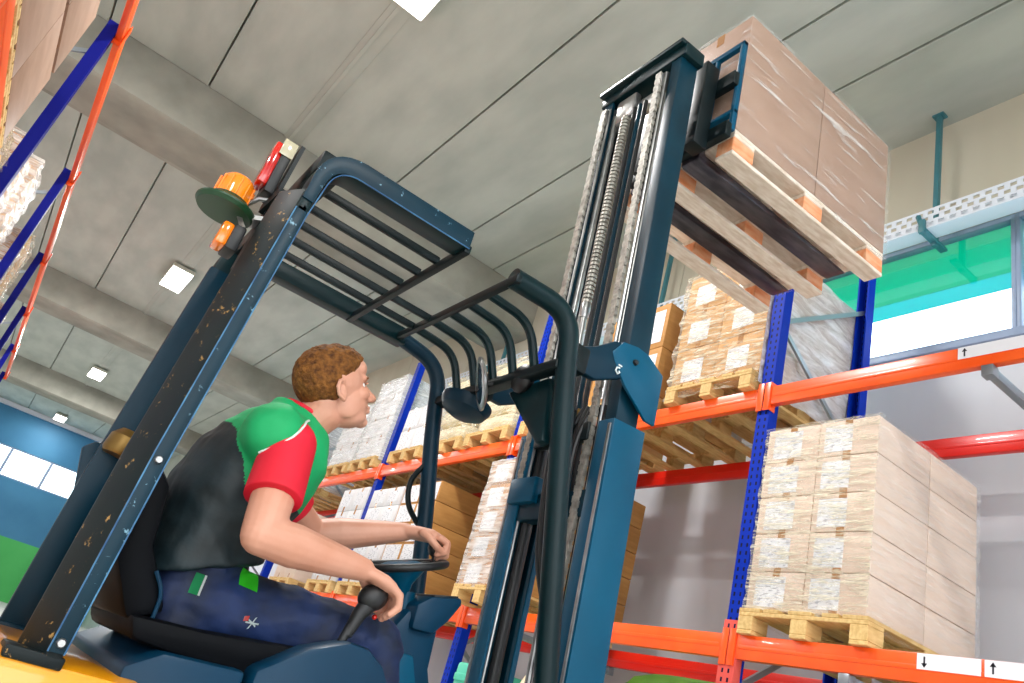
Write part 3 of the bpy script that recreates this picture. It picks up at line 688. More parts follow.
m = MB(); m.box((1.0, YR + .12, -.43), (1.60, YL - .05, -.40), .004); part('floor_plate', m, 'black', T)
# seat
m = MB(); m.prism([(.38, YR + .10, .0), (.40, YR + .10, -.05), (.68, YR + .10, -.07), (.82, YR + .10, -.03), (.86, YR + .10, .02), (.80, YR + .10, .04), (.55, YR + .10, .01)], (0, .62, 0), .018); part('seat_cushion', m, 'seat', T)
m = MB(); m.prism([(.38, YR + .14, -.02), (.30, YR + .14, .10), (.275, YR + .14, .29), (.30, YR + .14, .33), (.345, YR + .14, .29), (.37, YR + .14, .15), (.46, YR + .14, .02)], (0, .58, 0), .02); sb = part('seat_back', m, 'seat', T)
m = MB(); m.tube(fillet([(.395, YR + .135, .10), (.43, YR + .135, .06), (.435, YR + .135, -.02)], .05), .005, 8); part('seat_piping', m, 'hood', sb)
# rear pillars and roof of the guard
def pillar(y0, sgn, nm):
    prof = [(.034, 0), (0, 0), (-.046, .09), (-.046, .115), (.034, .115)]
    m = MB()
    def ring(x, z): return [(x + a, y0 + sgn * b, z) for a, b in prof]
    secs = [ring(.243, -.125), ring(.252, .33), ring(.285, .98), ring(.294, 1.12)]
    t = bmesh.new(); rr = [[t.verts.new(p) for p in s] for s in secs]
    for A, B in zip(rr, rr[1:]):
        for j in range(5): t.faces.new((A[j], A[(j + 1) % 5], B[(j + 1) % 5], B[j]))
    t.faces.new(rr[0]); t.faces.new(rr[-1]); bmesh.ops.recalc_face_normals(t, faces=t.faces); m._bev(t, .006); m._merge(t)
    m.prism([(.17, y0 + sgn * .0, -.14), (.17, y0 + sgn * .0, -.115), (.285, y0, -.115), (.285, y0, -.14)], (0, sgn * .12, 0), .005)
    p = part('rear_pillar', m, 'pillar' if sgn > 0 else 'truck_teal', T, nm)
    m = MB(); a = [(.244, -.11), (.2535, .33), (.2865, .98), (.290, 1.05), (.325, 1.05), (.322, .98), (.288, .33), (.276, -.11)]
    m.prism([(x, y0 - sgn * .004, z) for x, z in a], (0, sgn * .006, 0), .0015); sp_ = part('side_plate', m, 'pillar_side', p, 'blue side plate with a worn edge')
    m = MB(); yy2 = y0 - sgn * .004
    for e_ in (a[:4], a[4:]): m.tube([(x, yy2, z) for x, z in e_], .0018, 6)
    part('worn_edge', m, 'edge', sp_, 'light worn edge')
    m = MB()
    for z, x in ((-.09, .26), (.31, .268)): m.lathe([(0, .012), (.007, .012), (.010, .006), (.010, 0)], (x, y0 - sgn * .004, z), (0, -sgn, 0), 10)
    part('bolt', m, 'steel', p)
    return p
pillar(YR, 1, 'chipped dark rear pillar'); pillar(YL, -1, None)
def rail(pts, r, name, mat='truck_green', n=14, sx=1, sy=1): m = MB(); m.tube(pts, r, n, True, sx, sy); return part(name, m, mat, T)
RZ = 1.255
m = MB()
cor = fillet([(.2985, YR + .04, .90), (.3075, YR + .04, 1.05), (.318, YR + .04, RZ), (.80, YR + .04, RZ + .01)], .10, 8)
for a, b in zip(cor, cor[1:]): pass
def swept(pts, w_, h_, bev=.008):
    """rectangular section swept in the XZ plane"""
    m = MB(); t = bmesh.new(); rr = []
    pts = [V(p) for p in pts]
    hs_ = h_ if isinstance(h_, list) else [h_] * len(pts)
    for i, p in enumerate(pts):
        d = (pts[min(i + 1, len(pts) - 1)] - pts[max(i - 1, 0)]).normalized(); nrm = V((-d.z, 0, d.x))
        rr.append([t.verts.new(p + nrm * a * hs_[i] / 2 + V((0, b * w_ / 2, 0))) for a, b in ((-1, -1), (1, -1), (1, 1), (-1, 1))])
    for A, B in zip(rr, rr[1:]):
        for j in range(4): t.faces.new((A[j], A[(j + 1) % 4], B[(j + 1) % 4], B[j]))
    t.faces.new(rr[0]); t.faces.new(rr[-1]); bmesh.ops.recalc_face_normals(t, faces=t.faces); m._bev(t, bev); return m._merge(t)
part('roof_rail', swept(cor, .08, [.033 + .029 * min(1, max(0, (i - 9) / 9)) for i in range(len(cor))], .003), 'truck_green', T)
part('roof_rail_side', (lambda mb: (mb.bm.transform(Matrix.Translation((0, -.041, 0))), mb)[1])(swept(cor[7:], .008, [.034 + .026 * min(1, max(0, (i - 2) / 9)) for i in range(len(cor[7:]))], .001)), 'pillar_side', T)
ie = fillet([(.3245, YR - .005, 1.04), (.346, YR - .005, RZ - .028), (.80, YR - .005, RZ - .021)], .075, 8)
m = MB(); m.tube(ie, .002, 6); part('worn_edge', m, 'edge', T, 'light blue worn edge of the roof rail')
cor2 = fillet([(.288, YL - .035, 1.06), (.305, YL - .035, RZ), (1.04, YL - .035, RZ + .012)], .12, 8)
part('roof_rail', swept(cor2, .07, .07), 'truck_green', T)
m = MB(); m.box((.30, YR + .05, RZ - .035), (.375, YL - .05, RZ + .035), .006); part('rear_cross_bar', m, 'truck_dark', T)
m = MB(); m.beam((.80, YR + .0, RZ - .02), (.80, YL - .02, RZ - .02), .022, .03, bev=.004); part('cross_bar', m, 'truck_dark', T)
m = MB(); m.beam((1.005, YR + .01, RZ + .0), (1.005, YL - .0, RZ + .0), .022, .03, bev=.004); part('cross_bar', m, 'truck_dark', T)
ys = [YR + .07 + (YL - YR - .14) * (k + 1) / 6 for k in range(5)]
for k, yy_ in enumerate(ys):
    m = MB(); m.beam((.34, yy_, RZ), (.80 if k < 3 else 1.005, yy_, RZ + .005), .016, .027, bev=.003); part('roof_slat', m, 'truck_dark', T)
# curved front: two round pillars and five curved bars down to a cross tube
fr = fillet([(1.003, YR + .05, 1.268), (1.255, YR + .05, 1.275), (1.30, YR + .05, 1.05), (1.408, YR + .05, .60), (1.60, YR + .05, -.20), (1.62, YR + .05, -.42)], .16, 9)
rail(fr, .036, 'front_pillar', 'truck_green', 18)
fl_ = fillet([(1.0, YL - .04, RZ + .012), (1.235, YL - .04, 1.235), (1.285, YL - .04, 1.0), (1.40, YL - .04, .60), (1.58, YL - .04, -.20), (1.60, YL - .04, -.42)], .15, 9)
rail(fl_, .032, 'front_pillar', 'truck_teal', 18)
for k, yy_ in enumerate(ys):
    z0 = RZ + .004
    c_ = fillet([(1.004, yy_, z0), (1.20, yy_, z0 - .01), (1.268, yy_, 1.10)], .14, 8)
    m = MB(); m.tube(c_, .0165, 10, True, 1.0, 1.0); part('curved_bar', m, 'truck_green', T)
m = MB(); m.beam((1.275, YR + .05, 1.085), (1.275, YL - .04, 1.085), .05, .036, bev=.008); fc = part('front_cross_bar', m, 'truck_dark', T)
# lamps hung from the cross bar, round mirrors
m = MB(); m.lathe([(0, -.066), (.05, -.060), (.088, -.040), (.104, -.008), (.104, .004), (.03, .008), (0, .008)], (1.30, 2.545, 1.062), (.12, 0, 1), 32); hl = part('work_lamp', m, 'truck_teal', T)
m = MB(); m.beam((1.285, 2.545, 1.05), (1.285, 2.545, 1.095), .03, .05, up=(0, 1, 0)); part('bracket', m, 'truck_dark', hl)
m = MB(); m.prism([(1.30, 2.27, 1.06), (1.30, 2.02, 1.075), (1.30, 1.965, .83), (1.30, 2.0, .82)], (.04, 0, 0), .012); part('bar_gusset', m, 'truck_green', T)
m = MB(); m.ell((1.285, 2.16, 1.085), (.035, .055, .055)); part('horn', m, 'black', T)  # dark back of a second round mirror
MNV = V((-.843, .407, -.351)); MCV = V((1.215, 2.32, 1.062))
m = MB(); m.lathe([(0, -.016), (.07, -.014), (.098, -.004), (.100, .004), (.090, .007)], MCV, MNV, 32); mi = part('mirror', m, 'steel', T, 'pale rimmed round mirror')
m = MB(); m.lathe([(0, .010), (.04, .0095), (.090, .006), (.090, .003), (0, .003)], MCV, MNV, 32); part('mirror_glass', m, 'mirror', mi)
m = MB(); m.tube([MCV - MNV * .01, MCV - MNV * .03, (1.275, 2.29, 1.09)], .008, 8); part('mirror_arm', m, 'black', mi)
m = MB(); m.tube(fillet([(1.325, YL - .04, .85), (1.275, YL - .03, .75), (1.30, YL - .03, .655), (1.375, YL - .03, .60), (1.41, YL - .04, .60)], .05), .011, 10); part('grab_handle', m, 'truck_dark', T)
# lights on the rear of the guard
m = MB(); m.lathe([(0, 0), (.078, .002), (.086, .012), (.086, .018), (.060, .034), (.054, .044), (0, .044)], (.155, 2.10, 1.035), (0, 0, 1), 36); bc = part('beacon_base', m, 'beacon_base', T)
m = MB(); m.lathe([(.050, .040), (.050, .075), (.047, .105), (.036, .118), (0, .122)], (.155, 2.10, 1.035), (0, 0, 1), 32)
for k in range(12):
    a = k * math.pi / 6; m.tube([(.155 + .05 * math.cos(a), 2.10 + .05 * math.sin(a), 1.08), (.155 + .05 * math.cos(a), 2.10 + .05 * math.sin(a), 1.135)], .003, 6)
part('beacon_dome', m, 'amber', bc)
m = MB(); m.beam((.20, 2.10, 1.04), (.28, 2.06, 1.06), .05, .014); m.tube([(.19, 2.11, 1.08), (.22, 2.08, 1.12), (.27, 2.05, 1.13)], .007, 8); part('bracket', m, 'steel', bc)
m = MB(); m.box((.196, 2.06, .93), (.23, 2.14, 1.01), .006); rl = part('tail_lamp_housing', m, 'black', T)
m = MB(); m.box((.166, 2.064, .934), (.198, 2.136, 1.006), .008); part('tail_lamp_lens', m, 'amber', rl, 'amber lens')
m = MB(); m.box((.215, 2.05, 1.14), (.245, 2.13, 1.33), .005); rl = part('tail_lamp_housing', m, 'black', T)
m = MB(); m.box((.188, 2.054, 1.16), (.217, 2.126, 1.31), .008); part('tail_lamp_lens', m, 'redlens', rl, 'red lens')
m = MB(); m.box((.205, 2.046, 1.27), (.247, 2.05, 1.325), .002); part('clear_lens', m, 'clearlens', rl, 'clear lens')
m = MB(); m.beam((.25, 2.09, .90), (.262, 2.09, 1.34), .06, .012, up=(1, 0, 0)); m.beam((.25, 2.09, 1.10), (.26, YR + .10, 1.12), .03, .03); part('lamp_bracket', m, 'truck_dark', T)
# panel behind the seat on the left pillar, with a knob on it
m = MB(); m.prism([(.172, YL - .02, .405), (.20, YL - .02, .435), (.25, YL - .02, .44), (.31, YL - .02, .44), (.31, YL - .02, -.12), (.235, YL - .02, -.12), (.235, YL - .02, .2)], (0, -.03, 0), .006); gp = part('rear_panel', m, 'truck_teal', T)
m = MB(); m.lathe([(0, 0), (.045, .002), (.052, .015), (.05, .06), (.03, .085), (0, .09)], (.262, YL - .14, .40), (.1, 0, 1), 20); part('rear_work_lamp', m, 'brass', gp)  # knob of unknown use, shaped like a small lamp
# steering column, console, wheel
m = MB(); m.prism([(1.06, 2.26, -.40), (1.07, 2.26, -.05), (1.13, 2.26, .13), (1.19, 2.26, .245), (1.27, 2.26, .26), (1.315, 2.26, .22), (1.325, 2.26, .10), (1.36, 2.26, .03), (1.36, 2.26, -.40)], (0, .16, 0), .022); col_ = part('steering_column', m, 'hood', T)
m = MB(); m.prism([(1.205, 2.235, .19), (1.20, 2.235, .265), (1.242, 2.235, .30), (1.352, 2.235, .33), (1.356, 2.235, .305), (1.325, 2.235, .245), (1.285, 2.235, .195)], (0, .17, 0), .018); db = part('display_pod', m, 'hood', T)
m = MB(); a = math.atan2(.03, .11); m.prism([(1.256, 2.25, .3035), (1.342, 2.25, .327), (1.342, 2.25, .332), (1.256, 2.25, .3085)], (0, .15, 0), .001); part('screen', m, 'black', db)
m = MB(); m.prism([(1.15, 2.25, -.39), (1.15, 2.25, -.02), (1.20, 2.25, .12), (1.25, 2.25, .12), (1.30, 2.25, .02), (1.30, 2.25, -.39)], (0, .015, 0), .01); part('column_cover', m, 'mast_blue', col_)
WC = V((1.150, 2.33, .368)); WN = V((-.37, -.03, .93)).normalized()
q = V((0, 0, 1)).rotation_difference(WN)
m = MB(); ringp = [WC + q @ V((.142 * math.cos(a * math.pi / 24), .142 * math.sin(a * math.pi / 24), 0)) for a in range(49)]
m.tube(ringp, .0125, 14, False); sw = part('steering_wheel', m, 'black', T)
m = MB(); m.lathe([(0, .012), (.05, .012), (.085, 0), (.08, -.014), (.035, -.06), (.02, -.10), (0, -.10)], WC, WN, 28); part('hub', m, 'mast_blue', sw)
m = MB()
for k in range(3):
    a = k * 2 * math.pi / 3 + .4; m.beam(WC + q @ V((.03 * math.cos(a), .03 * math.sin(a), -.005)), WC + q @ V((.145 * math.cos(a), .145 * math.sin(a), 0)), .035, .012, WN, .003)
part('spoke', m, 'black', sw)
KN = WC + q @ V((.130, .02, 0))
m = MB(); m.lathe([(.008, 0), (.008, .02), (.017, .03), (.021, .05), (.016, .066), (0, .07)], KN, WN, 20); part('spinner_knob', m, 'black', sw)
m = MB(); m.tube([(1.215, 2.34, .20), (1.20, 2.335, .30)], .03, 16); part('steering_shaft', m, 'mast_blue', T)
# hydraulic lever under the right hand
m = MB(); m.tube([(.872, 1.965, .06), (.885, 1.965, .12), (.905, 1.965, .175)], [.011, .012, .014], 12); lv = part('lever', m, 'black', T)
m = MB(); m.ell((.921, 1.966, .207), (.042, .034, .035), Matrix.Rotation(-.5, 3, 'Y')); m.tube([(.885, 1.966, .10), (.90, 1.966, .16), (.922, 1.967, .20)], [.014, .02, .027], 14); part('lever_grip', m, 'black', lv)
m = MB(); m.ell((.955, 1.99, .165), (.007, .007, .007)); part('lever_button', m, 'redlens', lv, 'red button')

# ---- mast, leaning back 3.4 degrees
ta = math.radians(3.4); MC, MS = math.cos(ta), math.sin(ta)
MM = Matrix(((MC, 0, -MS, 1.717), (0, 1, 0, 0), (MS, 0, MC, 0), (0, 0, 0, 1)))   # mast space to truck space
def mp(name, mb, mat, parent, label=None): mb.bm.transform(MM); return part(name, mb, mat, parent, label)
MY0, MY1 = 1.98, 2.535
m = MB()
m.box((-.07, MY0 + .05, .70), (.0, MY1 - .05, .80), .008)
mast = mp('mast', m, 'mast_inner', T)
m = MB(); m.box((-.06, MY0 + .05, -.62), (.03, MY1 - .05, -.48), .01); mp('foot_tie', m, 'mast_inner', mast)
def cchan(y, s, x0, x1, w_, tw, tf, z0, z1):
    m = MB(); m.prism([(x0, y, z0), (x1, y, z0), (x1, y + s * w_, z0), (x1 - tf, y + s * w_, z0), (x1 - tf, y + s * tw, z0), (x0 + tf, y + s * tw, z0), (x0 + tf, y + s * w_, z0), (x0, y + s * w_, z0)], (0, 0, z1 - z0), .004); return m
for y_, s_ in ((MY0, 1), (MY1, -1)):
    orl = mp('outer_rail', cchan(y_, s_, -.076, .076, .085, .018, .024, -.72, 1.05), 'mast_blue', mast)
    mp('inner_rail', cchan(y_ + s_ * .022, s_, -.052, .052, .062, .014, .018, -.1, 2.83), 'mast_inner', mast)
    # roller strip, light worn line along the rail
    m = MB(); m.box((-.082, y_ + s_ * .010, -.7), (-.0765, y_ + s_ * .022, 1.03)); mp('wear_strip', m, 'steel', mast)
# gusset arms between guard and mast at the top of the outer rails
for y_, s_ in ((MY0 - .016, 1), (MY1 + .001, 1)):
    m = MB(); m.prism([(1.60, y_, 1.335), (1.655, y_, 1.33), (1.745, y_, 1.285), (1.752, y_, 1.085), (1.705, y_, 1.085), (1.58, y_, 1.165), (1.51, y_, 1.23), (1.49, y_, 1.26), (1.53, y_, 1.32)], (0, .015, 0), .004)
    gs = part('mast_bracket', m, 'mast_blue', T)
    m = MB(); m.prism([(1.335, y_ + .003, 1.20), (1.335, y_ + .003, 1.125), (1.45, y_ + .003, 1.125), (1.57, y_ + .003, 1.19), (1.62, y_ + .003, 1.30), (1.56, y_ + .003, 1.325), (1.50, y_ + .003, 1.31), (1.42, y_ + .003, 1.245)], (0, .035, 0), .010); part('bracket_arm', m, 'truck_teal', gs)
    m = MB(); m.box((1.32, y_ - .004, 1.115), (1.40, y_ + .045, 1.215), .01); part('bracket_clamp', m, 'truck_dark', gs)
    if y_ < 2.2:
        m = MB(); m.tube([(1.537, y_ - .001, 1.215), (1.525, y_ - .001, 1.212), (1.521, y_ - .001, 1.198), (1.533, y_ - .001, 1.190), (1.541, y_ - .001, 1.198), (1.535, y_ - .001, 1.203)], .0035, 6); m.box((1.528, y_ - .003, 1.222), (1.545, y_, 1.227)); part('emblem', m, 'logo', gs, 'small white mark')
        m = MB(); m.lathe([(0, .01), (.009, .01), (.012, 0)], (1.60, y_, 1.27), (0, -1, 0), 12); part('bolt', m, 'black', gs)
# lift cylinders, chains, hoses
for y_, r in ((2.105, .024), (2.445, .024)):
    m = MB(); m.tube([(-.02, y_, -.6), (-.02, y_, 1.1)], r, 16); m.tube([(-.02, y_, 1.09), (-.02, y_, 1.13)], r * 1.15, 16); cy = mp('lift_cylinder', m, 'black', mast)
    m = MB(); m.tube([(-.02, y_, 1.1), (-.02, y_, 2.72)], .016, 14); mp('piston_rod', m, 'steel', cy)
def chain(x, y_, z0, z1, name='lift_chain'):
    m = MB(); z = z0; k = 0
    while z < z1:
        for i in range(4):
            m.box((x - .004, y_ + (i - 1.5) * .0085 - .0028 + (.0042 if k % 2 else 0), z), (x + .012, y_ + (i - 1.5) * .0085 + .0028 + (.0042 if k % 2 else 0), z + .0235))
        z += .019; k += 1
    return mp(name, m, 'chain', mast)
chain(-.075, 2.105, .2, 2.74); chain(-.075, 2.475, .86, 2.74)
m = MB()
for y_ in (2.08, 2.13, 2.45, 2.50): m.tube([(-.058, y_, .1), (-.058, y_, 2.75)], .006, 8)
mp('hose_bundle', m, 'steel', mast)
m = MB(); z = 1.62
while z < 2.62: m.tube([(-.055, 2.315, z), (-.055, 2.315, z + .012)], .021, 14); z += .02
m.tube([(-.055, 2.315, 1.6), (-.055, 2.315, 2.63)], .014, 12); mp('ribbed_hose', m, 'chain', mast)
m = MB(); m.tube([(-.055, 2.19, .1), (-.055, 2.20, .6), (-.055, 2.30, 1.2), (-.055, 2.315, 1.6)], .013, 12); m.lathe([(.018, 0), (.022, .02), (.022, .06), (.014, .09)], (-.055, 2.315, 1.55), (0, 0, 1), 12); mp('hose', m, 'steel', mast)
for y_, mt in ((2.27, 'black'), (2.345, 'steel'), (2.235, 'mast_inner'), (2.20, 'black')):
    m = MB(); m.tube([(-.05, 2.13 + (y_ - 2.2) * .4, .05), (-.05, 2.14 + (y_ - 2.2) * .4, .55), (-.05, y_, 1.2), (-.048, y_, 2.66)], .0105, 10); mp('hose', m, mt, mast)
# a knot of hoses where the outer mast ends
rnd = random.Random(3)
for k in range(6):
    y_ = 2.13 + .025 * k; m = MB(); m.tube(fillet([(-.055, 2.09 + .008 * k, -.6), (-.055, 2.09 + .008 * k, .3), (-.08, y_, .55), (-.095 - .01 * rnd.random(), y_ + .03 * rnd.random(), .75), (-.10, y_ + .04 * rnd.random(), .95 + .05 * rnd.random()), (-.06, y_, 1.12)], .15), .011, 10); mp('hose', m, 'brass' if k == 3 else 'black', mast)
m = MB(); m.box((-.09, 2.10, .98), (-.05, 2.42, 1.05), .008); m.tube([(-.1, 2.2, 1.0), (-.1, 2.2, 1.1)], .02, 12); mp('hose_clamp', m, 'truck_dark', mast)
m = MB(); m.box((-.10, 2.34, .76), (-.055, 2.50, .86), .008); mp('chain_anchor', m, 'mast_blue', mast)
# cap plate and pulleys at the mast head
m = MB(); m.box((-.06, MY0 - .005, 2.80), (.06, MY1 + .0, 2.875), .008); m.box((-.085, MY0 + .0, 2.855), (.06, MY1, 2.88), .006); mp('mast_cap', m, 'truck_green', mast)
for y_ in (2.105, 2.475):
    m = MB(); m.lathe([(.02, -.022), (.062, -.022), (.062, -.016), (.052, -.014), (.052, .014), (.062, .016), (.062, .022), (.02, .022)], (-.015, y_, 2.71), (0, 1, 0), 28); mp('chain_pulley', m, 'steel', mast)
m = MB(); m.box((-.06, 2.27, 2.62), (-.02, 2.40, 2.76), .012); m.box((-.03, MY0 + .06, 2.66), (.02, MY1 - .06, 2.72), .006); mp('head_block', m, 'steel', mast)
# carriage and forks, near level
LT = math.radians(2.2)
PIV = V((1.890, 1.995, 2.518))
LM = Matrix.Translation(PIV) @ Matrix.Rotation(-LT, 4, 'Y')
def lp(name, mb, mat, parent, label=None): mb.bm.transform(LM); return part(name, mb, mat, parent, label)
m = MB(); m.box((-.075, -.02, .05), (-.035, .62, .13), .006); m.box((-.075, -.02, .36), (-.035, .62, .44), .006); m.box((-.16, .08, .0), (-.075, .16, .5), .006); m.box((-.16, .40, .0), (-.075, .48, .5), .006)
car = lp('fork_carriage', m, 'truck_dark', T)
m = MB()
for y_ in (-.02, .60): m.box((-.045, y_, .10), (-.015, y_ + .022, .66), .005)
m.box((-.045, -.02, .63), (-.015, .622, .66), .005); m.box((-.045, -.02, .20), (-.015, .622, .225), .005)
for y_ in (.14, .29, .45): m.box((-.042, y_, .21), (-.018, y_ + .016, .64), .003)
lp('load_backrest', m, 'mast_blue', car)
for y_ in (.165, .515):
    m = MB(); m.prism([(-.035, y_, .52), (-.035, y_, .03), (-.02, y_, .022), (1.08, y_, .028), (1.13, y_, .036), (1.13, y_, .042), (.9, y_, .052), (.01, y_, .068), (.0, y_, .08), (.0, y_, .52)], (0, .11, 0), .004); lp('fork', m, 'fork', car)

# ---- raised load
LR = (0, -LT, 0)
def lpos(p): return LM @ V(p)
pallet(('wood_pale', 'wood_orange'), lpos((.005, 0, 0)), 'raised pallet with pale skids carried on the forks', 'pallet on the forks', LR)
for i in range(2):
    for j in range(2):
        carton((.60, .398, .74), 'carton_dusky', lpos((.005 + i * .604, .0 + j * .402, .1455)), 'tall brown carton raised on the forks, %s %s' % ('mast end' if i == 0 else 'outer end', 'near side' if j == 0 else 'far side'), 'tall cartons on the forks', None, True, LR, 1 - 1)
f = film((0, 0, 0), (1.215, .805, .79), 'film_load', 'clear streaky film wound round the raised load', seed=77, wob=.006, bulge=.003, loc=(0, 0, 0))
f.location = lpos((.002, -.001, .10)); f.rotation_euler = LR
# ------------------------------------------------------------------ the driver
from mathutils.bvhtree import BVHTree
def remesh(mb, voxel, iters=3, fac=.5):
    me = bpy.data.meshes.new('r'); mb.bm.to_mesh(me); mb.bm.free()
    o = bpy.data.objects.new('r', me); COL.objects.link(o)
    a = o.modifiers.new('a', 'REMESH'); a.mode = 'VOXEL'; a.voxel_size = voxel
    if iters: b = o.modifiers.new('b', 'SMOOTH'); b.factor = fac; b.iterations = iters
    dg = bpy.context.evaluated_depsgraph_get(); ev = o.evaluated_get(dg)
    me2 = bpy.data.meshes.new_from_object(ev); bpy.data.objects.remove(o); bpy.data.meshes.remove(me)
    out = MB(); out.bm.from_mesh(me2); bpy.data.meshes.remove(me2); return out
def chainr(m, pts, rs, n=16, sub=5):
    """tapering limb: round joints, straight shafts"""
    P, Rr = [], []
    for i in range(len(pts) - 1):
        for k in range(sub):
            u = k / sub; P.append(V(pts[i]).lerp(V(pts[i + 1]), u)); Rr.append(rs[i] + (rs[i + 1] - rs[i]) * u)
    P.append(V(pts[-1])); Rr.append(rs[-1]); m.tube(P, Rr, n)
    for p, r in zip(pts, rs): m.ell(p, (r, r, r), None, 16)
D = thing('person', 'man in dark and green vest over red shirt, driving and looking up at the load', 'person', (.55, 2.25, -.04))
# joints
NB = V((.615, 2.165, .60))
SR, ER, WR = V((.565, 2.005, .495)), V((.560, 1.905, .245)), V((.862, 1.952, .262))
SL, EL, WL = V((.630, 2.385, .490)), V((.890, 2.505, .378)), V((1.165, 2.420, .487))
HR, KR, AR_ = V((.53, 2.165, .055)), V((1.035, 2.095, .105)), V((1.13, 2.105, -.32))
HL, KL, AL_ = V((.53, 2.365, .055)), V((1.03, 2.43, .10)), V((1.20, 2.43, -.32))
def torso(m, g, z0=-9, z1=9):
    S = [((.535, 2.265, -.05), .115, .165), ((.53, 2.265, .04), .135, .190), ((.518, 2.260, .13), .128, .178), ((.516, 2.250, .23), .132, .172), ((.530, 2.235, .33), .146, .182),
         ((.556, 2.215, .43), .150, .192), ((.578, 2.200, .50), .136, .185), ((.592, 2.185, .56), .108, .145), ((.607, 2.172, .605), .076, .088)]
    m.sections([(c, V((a + g, 0, -.18 * (a + g))), V((0, b + g, 0)), .85) for c, a, b in S if z0 <= c[2] <= z1], 32)
# head frame
HF = V((.90, .06, .44)).normalized(); HS = V((0, 1, 0)); HU = HF.cross(HS).normalized(); HS = HU.cross(HF).normalized()
HC = V((.652, 2.135, .735))
HR3 = Matrix((HF, HS, HU)).transposed()
HK = 1.06
def hp(f, s, u): return HC + (HF * f + HS * s + HU * (u * .88)) * HK
def he(m, c, r, rot=None): m.ell(hp(*c), [r[0] * HK, r[1] * HK, r[2] * HK * .9], HR3 @ rot if rot else HR3, 20)
def finger(m, pts, r0, r1): chainr(m, pts, [r0 + (r1 - r0) * i / (len(pts) - 1) for i in range(len(pts))], 10, 3)
def hand_right(m):
    m.sections([(WR + V((-.01, 0, 0)), V((0, .028, .006)), V((0, -.004, .020)), 1), (V((.895, 1.955, .258)), V((0, .036, .004)), V((.003, -.003, .018)), .9), (V((.925, 1.960, .252)), V((0, .046, .002)), V((.006, -.002, .020)), .85), (V((.953, 1.963, .242)), V((0, .046, .0)), V((.009, 0, .017)), .85)], 18)
    for k, (y, l) in enumerate(((1.930, .88), (1.952, .98), (1.975, 1.05), (1.998, .95))):
        b = V((.950, y, .243)); finger(m, [b, b + V((.030, 0, -.014)) * l, b + V((.041, .004, -.048)) * l, b + V((.022, .008, -.072)) * l], .0126, .0100)
    finger(m, [V((.885, 1.985, .245)), V((.912, 2.003, .226)), V((.938, 2.004, .205)), V((.955, 1.998, .192))], .0135, .0095)
KT = KN + WN * .055
def hand_left(m):
    k = KT; q3 = 1.28
    m.sections([(WL + V((-.01, 0, 0)), V((.008, .028, .0)), V((-.004, 0, .022)), 1), (WL.lerp(k + V((-.02, .025, .034)), .5), V((.016, .038, 0)), V((-.003, 0, .023)), .9), (k + V((-.012, .020, .030)), V((.018, .042, 0)), V((0, 0, .022)), .85), (k + V((.016, .008, .026)), V((.020, .041, 0)), V((.006, 0, .018)), .85)], 18)
    for i, l in enumerate((.92, 1.05, 1.0, .86)):
        t = (i - 1.5) / 1.5; b = k + V((.016 + .018 * t, .008 + .038 * t, .026)); finger(m, [b, b + V((.030, -.010 - .004 * t, -.008)) * l, b + V((.034, -.016 - .012 * t, -.042)) * l, b + V((.008, -.014 - .016 * t, -.058)) * l], .0132, .0105)
    finger(m, [k + V((-.055, -.004, .026)), k + V((-.038, -.034, .010)), k + V((-.012, -.040, -.006)), k + V((.012, -.036, -.014))], .0155, .0115)
body = MB()
torso(body, -.012)
# neck and head
chainr(body, [NB + V((-.012, 0, -.03)), hp(-.030, 0, -.085), hp(-.022, 0, -.03)], [.064, .057, .060], 20)
he(body, (-.008, 0, .022), (.100, .077, .100)); he(body, (.030, 0, -.045), (.070, .060, .085)); he(body, (.042, 0, -.098), (.052, .046, .034)); he(body, (.079, 0, -.116), (.020, .022, .017))
he(body, (.078, 0, .020), (.020, .052, .014)); he(body, (.060, 0, .055), (.040, .058, .040))
chainr(body, [hp(.094, 0, .004), hp(.108, 0, -.018), hp(.121, 0, -.038)], [.009, .010, .0125], 12); he(body, (.108, .011, -.044), (.012, .008, .009)); he(body, (.108, -.011, -.044), (.012, .008, .009))
he(body, (.095, 0, -.070), (.014, .024, .0065)); he(body, (.093, 0, -.083), (.014, .022, .007))
for s in (1, -1):
    he(body, (.066, .036 * s, -.030), (.026, .022, .024)); he(body, (.018, .044 * s, -.066), (.044, .014, .040))
    # ear: bowl with a rim and lobe
    e0 = [(a - .004, b, c - .012) for a, b, c in ((-.002, .079, .012), (-.018, .090, .014), (-.028, .095, -.006), (-.024, .092, -.030), (-.008, .083, -.044), (.002, .078, -.030))]
    chainr(body, [hp(a, b * s, c) for a, b, c in e0], [.0065, .0065, .0065, .0065, .008, .006], 10, 3); he(body, (-.012, .080 * s, -.026), (.014, .005, .022))
chainr(body, [SR, SR.lerp(ER, .5), ER], [.058, .056, .050]); chainr(body, [ER, ER.lerp(WR, .3), ER.lerp(WR, .75), WR], [.050, .054, .040, .030])
chainr(body, [SL, SL.lerp(EL, .5), EL], [.058, .056, .050]); chainr(body, [EL, EL.lerp(WL, .3), EL.lerp(WL, .75), WL], [.050, .053, .040, .031])
chainr(body, [HR, KR, AR_], [.085, .060, .042]); chainr(body, [HL, KL, AL_], [.085, .060, .042])
hand_right(body); hand_left(body)
bod = part('body', remesh(body, .0042, 3, .5), 'skin', D, None, 180)
